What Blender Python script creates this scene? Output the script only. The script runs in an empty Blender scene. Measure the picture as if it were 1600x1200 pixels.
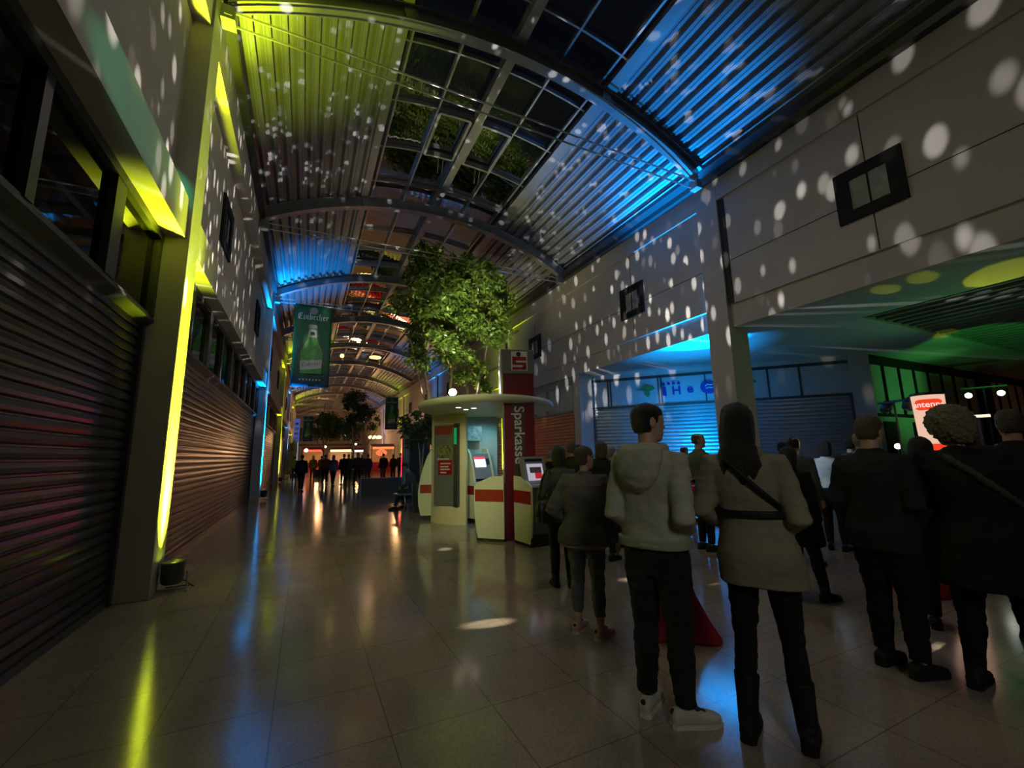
import bpy, math, random
from mathutils import Vector, Matrix, noise, Quaternion
PI = math.pi
SC = bpy.context.scene
COL = SC.collection
random.seed(7)
def R(d): return d * PI / 180

# ------------------------------------------------------------------ materials
def mat(name, col, rough=0.6, metal=0.0, bump=0.0, bscale=40, var=0.0, vscale=3.0, spec=0.5, stretch=None, emit=None, es=0.0, detail=4):
    m = bpy.data.materials.new(name); m.use_nodes = True
    nt = m.node_tree; b = nt.nodes['Principled BSDF']
    b.inputs['Base Color'].default_value = (*col, 1)
    b.inputs['Roughness'].default_value = rough
    b.inputs['Metallic'].default_value = metal
    b.inputs['Specular IOR Level'].default_value = spec
    if emit:
        b.inputs['Emission Color'].default_value = (*emit, 1); b.inputs['Emission Strength'].default_value = es
    tc = nt.nodes.new('ShaderNodeTexCoord'); mp = nt.nodes.new('ShaderNodeMapping')
    nt.links.new(tc.outputs['Object'], mp.inputs['Vector'])
    if stretch: mp.inputs['Scale'].default_value = stretch
    if var > 0:
        n = nt.nodes.new('ShaderNodeTexNoise'); n.inputs['Scale'].default_value = vscale; n.inputs['Detail'].default_value = detail
        nt.links.new(mp.outputs[0], n.inputs['Vector'])
        cr = nt.nodes.new('ShaderNodeValToRGB')
        cr.color_ramp.elements[0].position = 0.3; cr.color_ramp.elements[1].position = 0.7
        cr.color_ramp.elements[0].color = (*[c * (1 - var) for c in col], 1)
        cr.color_ramp.elements[1].color = (*[min(1, c * (1 + var)) for c in col], 1)
        nt.links.new(n.outputs['Fac'], cr.inputs['Fac']); nt.links.new(cr.outputs['Color'], b.inputs['Base Color'])
    if bump > 0:
        n2 = nt.nodes.new('ShaderNodeTexNoise'); n2.inputs['Scale'].default_value = bscale; n2.inputs['Detail'].default_value = 6
        nt.links.new(mp.outputs[0], n2.inputs['Vector'])
        bp = nt.nodes.new('ShaderNodeBump'); bp.inputs['Strength'].default_value = bump; bp.inputs['Distance'].default_value = 0.02
        nt.links.new(n2.outputs['Fac'], bp.inputs['Height']); nt.links.new(bp.outputs['Normal'], b.inputs['Normal'])
    return m

def emis(name, col, s):
    m = bpy.data.materials.new(name); m.use_nodes = True; nt = m.node_tree
    nt.nodes.remove(nt.nodes['Principled BSDF'])
    e = nt.nodes.new('ShaderNodeEmission'); e.inputs['Color'].default_value = (*col, 1); e.inputs['Strength'].default_value = s
    nt.links.new(e.outputs[0], nt.nodes['Material Output'].inputs['Surface']); return m

def glassmat(name, tint=(0.6, 0.65, 0.65), rough=0.02, refl=1.5):
    m = bpy.data.materials.new(name); m.use_nodes = True; nt = m.node_tree
    nt.nodes.remove(nt.nodes['Principled BSDF'])
    t = nt.nodes.new('ShaderNodeBsdfTransparent'); t.inputs['Color'].default_value = (*tint, 1)
    g = nt.nodes.new('ShaderNodeBsdfGlossy'); g.inputs['Roughness'].default_value = rough
    f = nt.nodes.new('ShaderNodeFresnel'); f.inputs['IOR'].default_value = refl
    x = nt.nodes.new('ShaderNodeMixShader')
    nt.links.new(f.outputs[0], x.inputs[0]); nt.links.new(t.outputs[0], x.inputs[1]); nt.links.new(g.outputs[0], x.inputs[2])
    nt.links.new(x.outputs[0], nt.nodes['Material Output'].inputs['Surface']); return m

def floormat():
    m = mat('polished_stone_floor', (0.31, 0.26, 0.215), rough=0.17, var=0.14, vscale=1.3, spec=1.0)
    nt = m.node_tree; b = nt.nodes['Principled BSDF']; b.inputs['IOR'].default_value = 1.65
    tc = nt.nodes.new('ShaderNodeTexCoord'); mp = nt.nodes.new('ShaderNodeMapping')
    mp.inputs['Location'].default_value = (-2.31, -2.04, 0)
    nt.links.new(tc.outputs['Object'], mp.inputs['Vector'])
    br = nt.nodes.new('ShaderNodeTexBrick'); br.offset = 0.0; br.inputs['Scale'].default_value = 1.0
    br.inputs['Mortar Size'].default_value = 0.004; br.inputs['Brick Width'].default_value = 0.6; br.inputs['Row Height'].default_value = 0.6
    br.inputs['Color1'].default_value = (1, 1, 1, 1); br.inputs['Color2'].default_value = (0.97, 0.97, 0.97, 1); br.inputs['Mortar'].default_value = (0.55, 0.55, 0.55, 1)
    nt.links.new(mp.outputs[0], br.inputs['Vector'])
    src = b.inputs['Base Color'].links[0].from_socket
    mx = nt.nodes.new('ShaderNodeMix'); mx.data_type = 'RGBA'; mx.blend_type = 'MULTIPLY'; mx.inputs[0].default_value = 1.0
    nt.links.new(src, mx.inputs[6]); nt.links.new(br.outputs['Color'], mx.inputs[7])
    # terrazzo speckle
    vo = nt.nodes.new('ShaderNodeTexVoronoi'); vo.inputs['Scale'].default_value = 90
    nt.links.new(tc.outputs['Object'], vo.inputs['Vector'])
    cr = nt.nodes.new('ShaderNodeValToRGB'); cr.color_ramp.elements[0].color = (0.7, 0.7, 0.7, 1); cr.color_ramp.elements[1].color = (1.15, 1.15, 1.15, 1)
    nt.links.new(vo.outputs['Color'], cr.inputs['Fac'])
    m2 = nt.nodes.new('ShaderNodeMix'); m2.data_type = 'RGBA'; m2.blend_type = 'MULTIPLY'; m2.inputs[0].default_value = 0.7
    nt.links.new(mx.outputs[2], m2.inputs[6]); nt.links.new(cr.outputs['Color'], m2.inputs[7])
    nt.links.new(m2.outputs[2], b.inputs['Base Color'])
    n = nt.nodes.new('ShaderNodeTexNoise'); n.inputs['Scale'].default_value = 2.2; n.inputs['Detail'].default_value = 5
    nt.links.new(tc.outputs['Object'], n.inputs['Vector'])
    mr = nt.nodes.new('ShaderNodeMapRange'); mr.inputs['To Min'].default_value = 0.10; mr.inputs['To Max'].default_value = 0.17
    nt.links.new(n.outputs['Fac'], mr.inputs['Value']); nt.links.new(mr.outputs[0], b.inputs['Roughness'])
    return m

M = {}
M['floor'] = floormat()
M['wall'] = mat('painted_concrete', (0.50, 0.45, 0.40), 0.8, bump=0.15, bscale=60, var=0.06, vscale=1.2)
M['wallR'] = mat('pale_render', (0.50, 0.47, 0.45), 0.75, bump=0.12, bscale=30, var=0.07, vscale=0.9)
M['pillar'] = mat('smooth_concrete', (0.46, 0.44, 0.40), 0.7, bump=0.12, bscale=50, var=0.08, vscale=2)
M['joint_shade'] = mat('joint_and_recess_shade', (0.03, 0.03, 0.03), 0.9)
M['steel'] = mat('grey_painted_steel', (0.32, 0.33, 0.34), 0.38, 0.5, var=0.1)
M['darksteel'] = mat('dark_steel', (0.06, 0.062, 0.065), 0.35, 0.4)
M['deck'] = mat('galvanised_deck', (0.27, 0.28, 0.30), 0.40, 0.35, bump=0.1, bscale=8, var=0.12, stretch=(1, 0.15, 1))
M['alu'] = mat('aluminium_bar', (0.5, 0.51, 0.52), 0.3, 0.8)
M['gutter'] = mat('dark_gutter', (0.05, 0.05, 0.055), 0.3, 0.5)
M['glass'] = glassmat('roof_glass', (0.75, 0.8, 0.8), 0.01, 1.33)
M['pane'] = glassmat('window_glass', (0.12, 0.13, 0.13), 0.03, 1.6)
M['palepane'] = mat('frosted_pane', (0.30, 0.32, 0.32), 0.25, var=0.2, vscale=6)
M['frame'] = mat('black_frame', (0.012, 0.012, 0.013), 0.7, spec=.2)
M['greyframe'] = mat('grey_window_frame', (0.05, 0.05, 0.045), 0.45, 0.2)
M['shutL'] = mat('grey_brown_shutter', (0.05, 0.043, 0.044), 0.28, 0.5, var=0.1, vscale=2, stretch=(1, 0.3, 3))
M['shutB'] = mat('copper_brown_shutter', (0.40, 0.24, 0.15), 0.35, 0.4, var=0.08)
M['shutR'] = mat('silver_grey_shutter', (0.34, 0.34, 0.36), 0.32, 0.5, var=0.08)
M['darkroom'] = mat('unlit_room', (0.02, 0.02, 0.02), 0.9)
M['shopwin'] = mat('pale_sign_panel', (0.42, 0.45, 0.48), 0.3, var=0.08, vscale=1)
M['soffit'] = mat('white_soffit', (0.52, 0.52, 0.50), 0.75, var=0.05)
M['cream'] = mat('cream_lacquer', (0.80, 0.80, 0.52), 0.35, var=0.03)
M['creamwall'] = mat('cream_panel', (0.80, 0.74, 0.42), 0.4, var=0.03)
M['red'] = mat('signal_red', (0.30, 0.005, 0.008), 0.4)
M['darkred'] = mat('wine_red_panel', (0.13, 0.006, 0.014), 0.35)
M['greypanel'] = mat('grey_panel', (0.16, 0.17, 0.165), 0.4, 0.2)
M['midgrey'] = mat('mid_grey_plastic', (0.25, 0.26, 0.26), 0.4)
M['black'] = mat('black_plastic', (0.012, 0.012, 0.013), 0.45)
M['plinth'] = mat('black_plinth', (0.006, 0.006, 0.006), 0.6)
M['white'] = mat('white_paint', (0.75, 0.75, 0.72), 0.5)
M['lettergrey'] = mat('pale_grey_letter', (0.55, 0.55, 0.53), 0.4)
M['chrome'] = mat('chrome', (0.7, 0.7, 0.7), 0.12, 1.0)
M['bark'] = mat('pale_bark', (0.35, 0.27, 0.17), 0.8, bump=0.4, bscale=30, var=0.25, vscale=10)
M['mulch'] = mat('bark_mulch', (0.30, 0.14, 0.05), 0.9, bump=0.6, bscale=40, var=0.4, vscale=20)
M['bannergreen'] = mat('green_banner_cloth', (0.012, 0.13, 0.04), 0.6, var=0.25, vscale=2.5)
M['bottlegreen'] = mat('bottle_green_print', (0.06, 0.30, 0.04), 0.5, var=0.3, vscale=6)
M['bottledark'] = mat('dark_green_print', (0.008, 0.06, 0.02), 0.5, var=0.3, vscale=4)
M['bannerblue'] = mat('blue_banner_edge', (0.008, 0.06, 0.10), 0.6, var=0.2)
M['labelcream'] = mat('pale_label_print', (0.55, 0.55, 0.45), 0.5)
M['navyprint'] = mat('navy_print', (0.01, 0.015, 0.06), 0.5)
def leafmat(name, c, tr=0.35):
    m = mat(name, c, 0.32, var=0.5, vscale=2.5, spec=0.5)
    nt = m.node_tree; b = nt.nodes['Principled BSDF']
    t = nt.nodes.new('ShaderNodeBsdfTranslucent'); t.inputs['Color'].default_value = (c[0] * 1.6, c[1] * 1.3, c[2], 1)
    x = nt.nodes.new('ShaderNodeMixShader'); x.inputs[0].default_value = tr
    nt.links.new(b.outputs[0], x.inputs[1]); nt.links.new(t.outputs[0], x.inputs[2])
    nt.links.new(x.outputs[0], nt.nodes['Material Output'].inputs['Surface']); return m
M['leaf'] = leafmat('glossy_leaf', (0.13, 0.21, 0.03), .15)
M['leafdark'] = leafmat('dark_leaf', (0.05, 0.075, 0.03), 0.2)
M['redcloth'] = mat('red_stretch_cloth', (0.35, 0.004, 0.03), 0.7, bump=0.2, bscale=12)
M['fabricgrey'] = mat('grey_fabric', (0.16, 0.16, 0.18), 0.9, bump=0.3, bscale=60, var=0.1)

# ------------------------------------------------------------------ mesh builder
class MB:
    def __init__(s): s.v = []; s.f = []; s.mi = []; s.cur = 0
    def add(s, vs, fs):
        o = len(s.v); s.v += [tuple(p) for p in vs]
        for f in fs: s.f.append(tuple(i + o for i in f)); s.mi.append(s.cur)
    def box(s, x0, x1, y0, y1, z0, z1, mtx=None):
        vs = [Vector(p) for p in ((x0, y0, z0), (x1, y0, z0), (x1, y1, z0), (x0, y1, z0), (x0, y0, z1), (x1, y0, z1), (x1, y1, z1), (x0, y1, z1))]
        if mtx is not None: vs = [mtx @ p for p in vs]
        s.add(vs, [(0, 3, 2, 1), (4, 5, 6, 7), (0, 1, 5, 4), (1, 2, 6, 5), (2, 3, 7, 6), (3, 0, 4, 7)])
    def prism(s, poly, o, u, v, depth):
        """poly of (a,b) in the frame o + a*u + b*v, pushed along u x v by depth"""
        o, u, v = Vector(o), Vector(u), Vector(v); w = u.cross(v).normalized() * depth; n = len(poly)
        A = [o + u * a + v * b for a, b in poly]; B = [p + w for p in A]
        s.add(A + B, [tuple(range(n))[::-1], tuple(range(n, 2 * n))] + [(i, (i + 1) % n, n + (i + 1) % n, n + i) for i in range(n)])
    def tube(s, pts, rad, n=8, cap=True):
        pts = [Vector(p) for p in pts]; k = len(pts)
        rr = rad if isinstance(rad, (list, tuple)) else [rad] * k
        rings = []; prev = None
        for i in range(k):
            t = (pts[min(i + 1, k - 1)] - pts[max(i - 1, 0)])
            if t.length < 1e-9: t = Vector((0, 0, 1))
            t.normalize()
            if prev is None:
                a = Vector((1, 0, 0)) if abs(t.x) < 0.8 else Vector((0, 1, 0))
                a = (a - t * a.dot(t)).normalized()
            else: a = (prev - t * prev.dot(t)).normalized()
            prev = a; b = t.cross(a)
            rings.append([pts[i] + (a * math.cos(2 * PI * j / n) + b * math.sin(2 * PI * j / n)) * rr[i] for j in range(n)])
        s.rings(rings, cap)
    def rings(s, rings, cap=True, close=True):
        n = len(rings[0]); vs = [p for r in rings for p in r]; fs = []
        for i in range(len(rings) - 1):
            for j in range(n if close else n - 1):
                a = i * n + j; b = i * n + (j + 1) % n
                fs.append((a, b, b + n, a + n))
        if cap:
            fs.append(tuple(range(n))[::-1]); fs.append(tuple((len(rings) - 1) * n + j for j in range(n)))
        s.add(vs, fs)
    def lathe(s, prof, c=(0, 0, 0), n=20, cap=True, sx=1, sy=1):
        s.rings([[(c[0] + r * sx * math.cos(2 * PI * j / n), c[1] + r * sy * math.sin(2 * PI * j / n), c[2] + z) for j in range(n)] for r, z in prof], cap)
    def ball(s, c, r, n=10, m=7, sc=(1, 1, 1)):
        c = Vector(c)
        s.rings([[c + Vector((r * sc[0] * math.sin(PI * (i + .02) / (m - 1 + .04)) * math.cos(2 * PI * j / n), r * sc[1] * math.sin(PI * (i + .02) / (m - 1 + .04)) * math.sin(2 * PI * j / n), -r * sc[2] * math.cos(PI * (i + .02) / (m - 1 + .04)))) for j in range(n)] for i in range(m)])
    def extr(s, prof, axis, a0, a1):
        """open profile of 3d-less pairs extruded along an axis: axis 'y' takes (x,z); axis 'd' is (pair -> point) callables"""
        A = [axis(p, a0) for p in prof]; B = [axis(p, a1) for p in prof]; n = len(prof)
        s.add(A + B, [(i, i + 1, n + i + 1, n + i) for i in range(n - 1)])
    def mesh(s, name, mats, smooth=False):
        me = bpy.data.meshes.new(name); me.from_pydata(s.v, [], s.f)
        for m in (mats if isinstance(mats, (list, tuple)) else [mats]): me.materials.append(m)
        if any(s.mi): me.polygons.foreach_set('material_index', s.mi)
        if smooth: me.polygons.foreach_set('use_smooth', [True] * len(s.f))
        me.update(); return me
    def build(s, name, mats, parent=None, smooth=False, bevel=0):
        o = bpy.data.objects.new(name, s.mesh(name, mats, smooth)); COL.objects.link(o)
        if parent is not None: o.parent = parent
        if bevel:
            b = o.modifiers.new('bevel', 'BEVEL'); b.width = bevel; b.segments = 2; b.limit_method = 'ANGLE'
        return o
def BX(*a, mtx=None):
    m = MB(); m.box(*a, mtx=mtx); return m
def tag(o, label=None, cat=None, group=None, kind=None):
    if label: o['label'] = label
    if cat: o['category'] = cat
    if group: o['group'] = group
    if kind: o['kind'] = kind
    return o
def thing(name, label, cat, loc=(0, 0, 0), rz=0, group=None):
    o = bpy.data.objects.new(name, None); COL.objects.link(o); o.location = loc; o.rotation_euler = (0, 0, rz)
    o.empty_display_size = 0.1
    return tag(o, label, cat, group)
def struct(o): o['kind'] = 'structure'; return o
def dup(root, loc, rz=None, label=None):
    r = root.copy(); COL.objects.link(r); r.location = loc
    if rz is not None: r.rotation_euler = (0, 0, rz)
    if label: r['label'] = label
    for ch in list(root.children):
        c = ch.copy(); COL.objects.link(c); c.parent = r
        for g in ch.children:
            d = g.copy(); COL.objects.link(d); d.parent = c
    return r
def text_poly(txt, size, extr=0.004, bold=0.0, align='CENTER'):
    cu = bpy.data.curves.new('t', 'FONT'); cu.body = txt; cu.size = size; cu.extrude = extr; cu.offset = bold; cu.align_x = align; cu.align_y = 'CENTER'
    cu.resolution_u = 4
    ob = bpy.data.objects.new('t', cu); COL.objects.link(ob)
    dg = bpy.context.evaluated_depsgraph_get(); me = bpy.data.meshes.new_from_object(ob.evaluated_get(dg))
    bpy.data.objects.remove(ob); bpy.data.curves.remove(cu); return me
def text_obj(name, txt, size, mtx, material, parent, bold=0.0, align='CENTER'):
    me = text_poly(txt, size, bold=bold, align=align); me.transform(mtx); me.materials.clear(); me.materials.append(material); me.name = name
    o = bpy.data.objects.new(name, me); COL.objects.link(o); o.parent = parent; return o
def frame_mtx(o, u, v):
    u, v = Vector(u).normalized(), Vector(v).normalized(); w = u.cross(v)
    return Matrix(((u.x, v.x, w.x, o[0]), (u.y, v.y, w.y, o[1]), (u.z, v.z, w.z, o[2]), (0, 0, 0, 1)))
def light(kind, loc, power, col, target=None, size=0.1, angle=60, blend=0.5, name='lamp'):
    l = bpy.data.lights.new(name, kind); l.energy = power; l.color = col
    if kind == 'SPOT': l.spot_size = R(angle); l.spot_blend = blend; l.shadow_soft_size = size
    elif kind == 'AREA': l.size = size
    else: l.shadow_soft_size = size
    o = bpy.data.objects.new(name, l); COL.objects.link(o); o.location = loc
    if target is not None:
        o.rotation_mode = 'QUATERNION'; o.rotation_quaternion = (Vector(target) - Vector(loc)).to_track_quat('-Z', 'Y')
    return o
# ================================================================== SETTING
CX, CZ = 3.45, -0.33
def rz_(x, rad): return CZ + math.sqrt(max(rad * rad - (x - CX) ** 2, 0))
RB, RT = 9.68, 10.0           # underside / top of the roof arches
YA = [6.5 + 6.25 * k for k in range(-2, 12)]
YP = [6.46 + 12.5 * k for k in range(-1, 6)]          # pillar centres
Y0, Y1 = -8.0, 80.0

fl = BX(-3.2, 31, Y0, Y1 + 2, -0.15, 0).build('floor', M['floor']); struct(fl)
yx = lambda p, a: (p[0], a, p[1])
def wall_profile(prof, y0, y1):
    m = MB(); A = [(p[0], y0, p[1]) for p in prof]; B = [(p[0], y1, p[1]) for p in prof]; n = len(prof)
    m.add(A + B, [tuple(range(n)), tuple(range(n, 2 * n))[::-1]] + [(i, n + i, n + (i + 1) % n, (i + 1) % n) for i in range(n)])
    return m
# ---- left wall, upper storey with the sloped soffit over the shop windows
segs = [(YP[i] + 0.23, YP[i + 1] - 0.23) for i in range(len(YP) - 1)] + [(YP[-1] + .23, Y1)]
m = MB()
for a, b in [(Y0, YP[0] - .23)] + segs:
    w = wall_profile([(-1.5, 4.26), (-1.5, 4.78), (-1.70, 5.13), (-1.70, 7.42), (-1.49, 7.42), (-1.49, 8.15), (-2.3, 8.15), (-2.3, 4.26)], a, b); m.add(w.v, w.f)
struct(m.build('wall_left', M['wall']))
m = MB(); m.box(-3.0, -2.7, Y0, Y1, 0, 8.15); struct(m.build('wall_left_rear', M['darkroom']))
for y in YP:
    m = MB(); m.box(-2.3, -1.46, y - .23, y + .23, 0, 8.15)
    struct(m.build('pillar', M['pillar'], bevel=.008))
def shutter_profile(xf, z0, z1, pitch=.105, depth=.026):
    pr = []; z = z0
    while z < z1 - 1e-6:
        zt = min(z + pitch, z1)
        pr += [(xf - depth, z), (xf - depth * .2, z + pitch * .14), (xf, z + pitch * .45), (xf - depth * .2, z + pitch * .8), (xf - depth, z + pitch * .88)]
        z = zt
    return [p for p in pr if p[1] <= z1 + .001]
lab = ['grey-brown slatted roller shutter filling the left edge, in front of the lit yellow pillar', 'long dark roller shutter between the yellow-lit and the first blue-lit left pillar',
       'roller shutter on the left just past the blue-lit pillar', 'distant left shutter beyond the second yellow-lit pillar', 'far left shutter past the second blue-lit pillar', 'last far left shutter towards the market end', 'left shutter right at the far end wall']
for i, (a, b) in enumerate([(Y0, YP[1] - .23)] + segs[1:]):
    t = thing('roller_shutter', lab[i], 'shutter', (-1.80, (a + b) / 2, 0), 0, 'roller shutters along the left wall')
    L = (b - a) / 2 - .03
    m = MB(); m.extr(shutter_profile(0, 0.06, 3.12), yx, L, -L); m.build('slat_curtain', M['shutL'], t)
    m = MB(); m.box(-.03, .012, -L, L, 0.0, .07); m.build('bottom_rail', M['darksteel'], t)
    m = MB(); m.box(-.05, .03, -L - .02, -L + .06, 0, 3.12); m.build('guide_rail', M['darksteel'], t)
    m = MB(); m.box(-.05, .03, L - .06, L + .02, 0, 3.12); m.build('guide_rail', M['darksteel'], t)
    w = wall_profile([(-1.71, 3.17), (-1.71, 3.14), (-1.83, 3.06), (-2.3, 3.06), (-2.3, 3.17)], a, b)
    struct(w.build('trim_%d' % (i + 1), M['greyframe']))
    # window band
    fr = MB(); pn = MB(); n = max(2, round((b - a) / 1.3)); stp = (b - a) / n
    fr.box(-1.82, -1.73, a, b, 3.17, 3.21); fr.box(-1.80, -1.71, a, b, 4.16, 4.26)
    for k in range(n + 1):
        wdt = .11 if k % 2 == 0 else .05
        yy = min(max(a + k * stp, a + wdt), b - wdt)
        fr.box(-1.85, -1.715, yy - wdt, yy + wdt, 3.2, 4.17)
    pn.box(-1.785, -1.775, a, b, 3.2, 4.17)
    o = fr.build('window_%d' % (i + 1), M['greyframe']); struct(o)
    pn.build('pane', M['pane'], o)
# ---- right wall, upper storey over the open gallery
m = wall_profile([(8.97, 4.39), (8.97, 4.93), (8.92, 4.93), (8.92, 7.64), (8.86, 7.64), (8.86, 8.2), (9.2, 8.2), (9.2, 4.39)], Y0, Y1)
struct(m.build('wall_right', M['wallR']))
jt = MB()
jt.box(8.914, 8.93, Y0, Y1, 5.985, 6.0)
for k in range(-1, 12):
    y = 3.44 + 6.25 * k
    if Y0 < y < Y1: jt.box(8.914, 8.93, y - .008, y + .008, 4.95, 7.62)
for y in YP:
    if y > 0: jt.box(8.90, 8.93, y - .17, y - .02, 4.94, 7.62)  # dark strip stands in for the shaded recess beside each pillar
struct(jt.build('trim_20', M['joint_shade']))
for y in YP:
    m = MB(); m.box(8.85, 9.5, y - .02, y + .57, 0, 8.19); struct(m.build('pillar', M['wallR'], bevel=.006))
# ---- small square windows high on both walls
wn = 30
for side in (1, -1):
    for k in range(-1, 12):
        y = 3.44 + 6.25 * k
        if side < 0 and k < 1: continue
        X = 8.92 if side > 0 else -1.70
        f = MB(); s = side
        for (a, b, c, d) in ((-.52, .52, .30, .5), (-.52, .52, -.5, -.30), (-.52, -.29, -.30, .30), (.29, .52, -.30, .30)):
            x0, x1 = sorted((X - .05 * s, X + .03 * s)); f.box(x0, x1, y + a, y + b, 6.14 + c, 6.14 + d)
        o = f.build('window_%d' % wn, M['frame']); struct(o); wn += 1
        p = MB(); x0, x1 = sorted((X - .012 * s, X + .01 * s)); p.box(x0, x1, y - .29, y + .29, 5.84, 6.44); p.build('pane', M['palepane'], o)
        p = MB(); x0, x1 = sorted((X - .03 * s, X + .0 * s)); p.box(x0, x1, y - .012, y + .012, 5.84, 6.44); p.build('glazing_bar', M['frame'], o)
# ---- roof: corrugated decks either side of the glazed ridge
def deck(x0, x1):
    a0 = math.asin((x0 - CX) / 10.05); a1 = math.asin((x1 - CX) / 10.05); s0, s1 = a0 * 10.05, a1 * 10.05
    n = round((s1 - s0) / .275); p = (s1 - s0) / n; pr = []
    for i in range(n):
        for ds, off in ((0, .12), (.30, .12), (.42, 0), (.52, 0), (.57, .014), (.67, .014), (.72, 0), (.88, 0)):
            th = (s0 + (i + ds) * p) / 10.05; rr = 10.06 + off
            pr.append((CX + rr * math.sin(th), CZ + rr * math.cos(th)))
    m = MB(); 
    m.extr(pr, yx, Y0, Y1); return m
struct(deck(-1.62, 1.2).build('ceiling', M['deck'])); struct(deck(5.7, 8.52).build('ceiling_right', M['deck']))
m = MB()
for i in range(24):
    x = 1.15 + i * (5.75 - 1.15) / 24; x2 = 1.15 + (i + 1) * (5.75 - 1.15) / 24
    m.add([(x, Y0, rz_(x, 10.25)), (x2, Y0, rz_(x2, 10.25)), (x2, Y1, rz_(x2, 10.25)), (x, Y1, rz_(x, 10.25))], [(0, 1, 2, 3)])
rg = m.build('window_60', M['glass'], smooth=True); struct(rg)
def radial_bar(m, x, w, r0, r1, y0=Y0, y1=Y1):
    th = math.asin((x - CX) / 10.1); T = Vector((math.cos(th), 0, -math.sin(th))); N = Vector((math.sin(th), 0, math.cos(th))); o = Vector((CX, 0, CZ))
    vs = []
    for y in (y0, y1):
        for a, r in ((-w, r0), (w, r0), (w, r1), (-w, r1)): vs.append(o + T * a + N * r + Vector((0, y, 0)))
    m.add(vs, [(0, 1, 2, 3), (7, 6, 5, 4), (0, 4, 5, 1), (1, 5, 6, 2), (2, 6, 7, 3), (3, 7, 4, 0)])
def arc_bar(m, y, w, r0, r1, x0, x1, n=20):
    rr = []
    for i in range(n + 1):
        th = math.asin((x0 - CX) / 10.0) + (math.asin((x1 - CX) / 10.0) - math.asin((x0 - CX) / 10.0)) * i / n
        rr.append([(CX + r * math.sin(th), y + a, CZ + r * math.cos(th)) for a, r in ((-w, r0), (w, r0), (w, r1), (-w, r1))])
    m.rings(rr)
m = MB()
for x in (1.45, 2.45, 4.45, 5.45): radial_bar(m, x, .022, 10.12, 10.24)
for i, y in enumerate(YA):
    for fr in (.12, .37, .63, .88): arc_bar(m, y + 6.25 * fr, .02, 10.14, 10.24, 1.25, 5.65, 8)
struct(m.build('trim_21', M['alu']))
m = MB(); radial_bar(m, 3.45, .10, 9.98, 10.24); radial_bar(m, 1.2, .10, 10.0, 10.2); radial_bar(m, 5.7, .13, 10.0, 10.2); struct(m.build('trim_22', M['steel']))
# opening vents in the ridge glazing: heavier frames with a stay
def vent(y0, y1, x0, x1, lab_):
    t = thing('roof_vent', lab_, 'roof window', ((x0 + x1) / 2, (y0 + y1) / 2, rz_((x0 + x1) / 2, 10.1)))
    m = MB()
    for x in (x0, x1): radial_bar(m, x, .035, 10.06, 10.2, y0, y1)
    for y in (y0, y1): arc_bar(m, y, .035, 10.06, 10.2, x0, x1, 4)
    o = t.location; m.v = [(v[0] - o.x, v[1] - o.y, v[2] - o.z) for v in m.v]; m.build('vent_frame', M['steel'], t)
    m = MB(); m.tube([(0, (y1 - y0) / 2, -.05), (.05, (y1 - y0) / 2 + .25, -.35)], .015, 6); m.tube([(.14, (y1 - y0) / 2, -.05), (.17, (y1 - y0) / 2 + .25, -.33)], .015, 6); m.build('stay', M['alu'], t)
vent(8.85, 10.4, 2.5, 3.3, 'opening roof vent left of the ridge bar in the first glazed bay')
vent(8.85, 10.4, 3.6, 4.4, 'opening roof vent right of the ridge bar in the first glazed bay')
# ---- arches, gutters, tie rods
def arch_mb(y):
    m = MB(); rr = []; n = 48; th0 = math.asin((-1.42 - CX) / 9.8); th1 = -th0
    pf = [(-.11, RB), (.11, RB), (.11, RB + .022), (.012, RB + .022), (.012, RT - .022), (.11, RT - .022), (.11, RT), (-.11, RT), (-.11, RT - .022), (-.012, RT - .022), (-.012, RB + .022), (-.11, RB + .022)]
    for i in range(n + 1):
        th = th0 + (th1 - th0) * i / n
        rr.append([(CX + r * math.sin(th), y + a, CZ + r * math.cos(th)) for a, r in pf])
    m.rings(rr); 
    for x in (1.3, 5.6):
        th = math.asin((x - CX) / 9.8)
        m.box(-.12, .12, y - .06, y + .06, -.05, .25, mtx=Matrix.Translation((CX + 9.75 * math.sin(th), 0, CZ + 9.75 * math.cos(th))) @ Matrix.Rotation(th, 4, 'Y'))
    return m
for k, y in enumerate(YA):
    a = arch_mb(y).build('roof_arch', M['steel']); struct(a)
    b = MB()
    for x0, x1 in ((-1.44, -1.26), (8.16, 8.34)): b.box(x0, x1, y - .11, y + .11, 7.80, 8.02); b.box(x0 + .04, x1 - .04, y - .115, y + .115, 7.86, 7.96)
    b.build('bearing_box', M['steel'], a)
    r = MB()
    for dz, dy in ((7.97, -.06), (7.86, .06)): r.tube([(-1.3, y + dy, dz), (1.0, y + dy, dz + .02), (3.45, y + dy, dz + .03), (6, y + dy, dz + .02), (8.2, y + dy, dz)], .019, 6)
    for x in (1.5, 3.45, 5.4): r.tube([(x, y - .06, 7.99), (x, y + .06, 7.88)], .01, 5)
    r.build('tie_rod', M['alu'], a)
m = wall_profile([(-1.5, 8.15), (-1.36, 8.15), (-1.36, 8.3), (-1.5, 8.52), (-1.8, 8.52), (-1.8, 8.15)], Y0, Y1); struct(m.build('trim_23', M['gutter']))
m = wall_profile([(8.9, 8.19), (8.7, 8.19), (8.66, 8.3), (8.45, 8.34), (8.38, 8.5), (8.9, 8.56)], Y0, Y1); struct(m.build('trim_24', M['gutter']))
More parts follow.
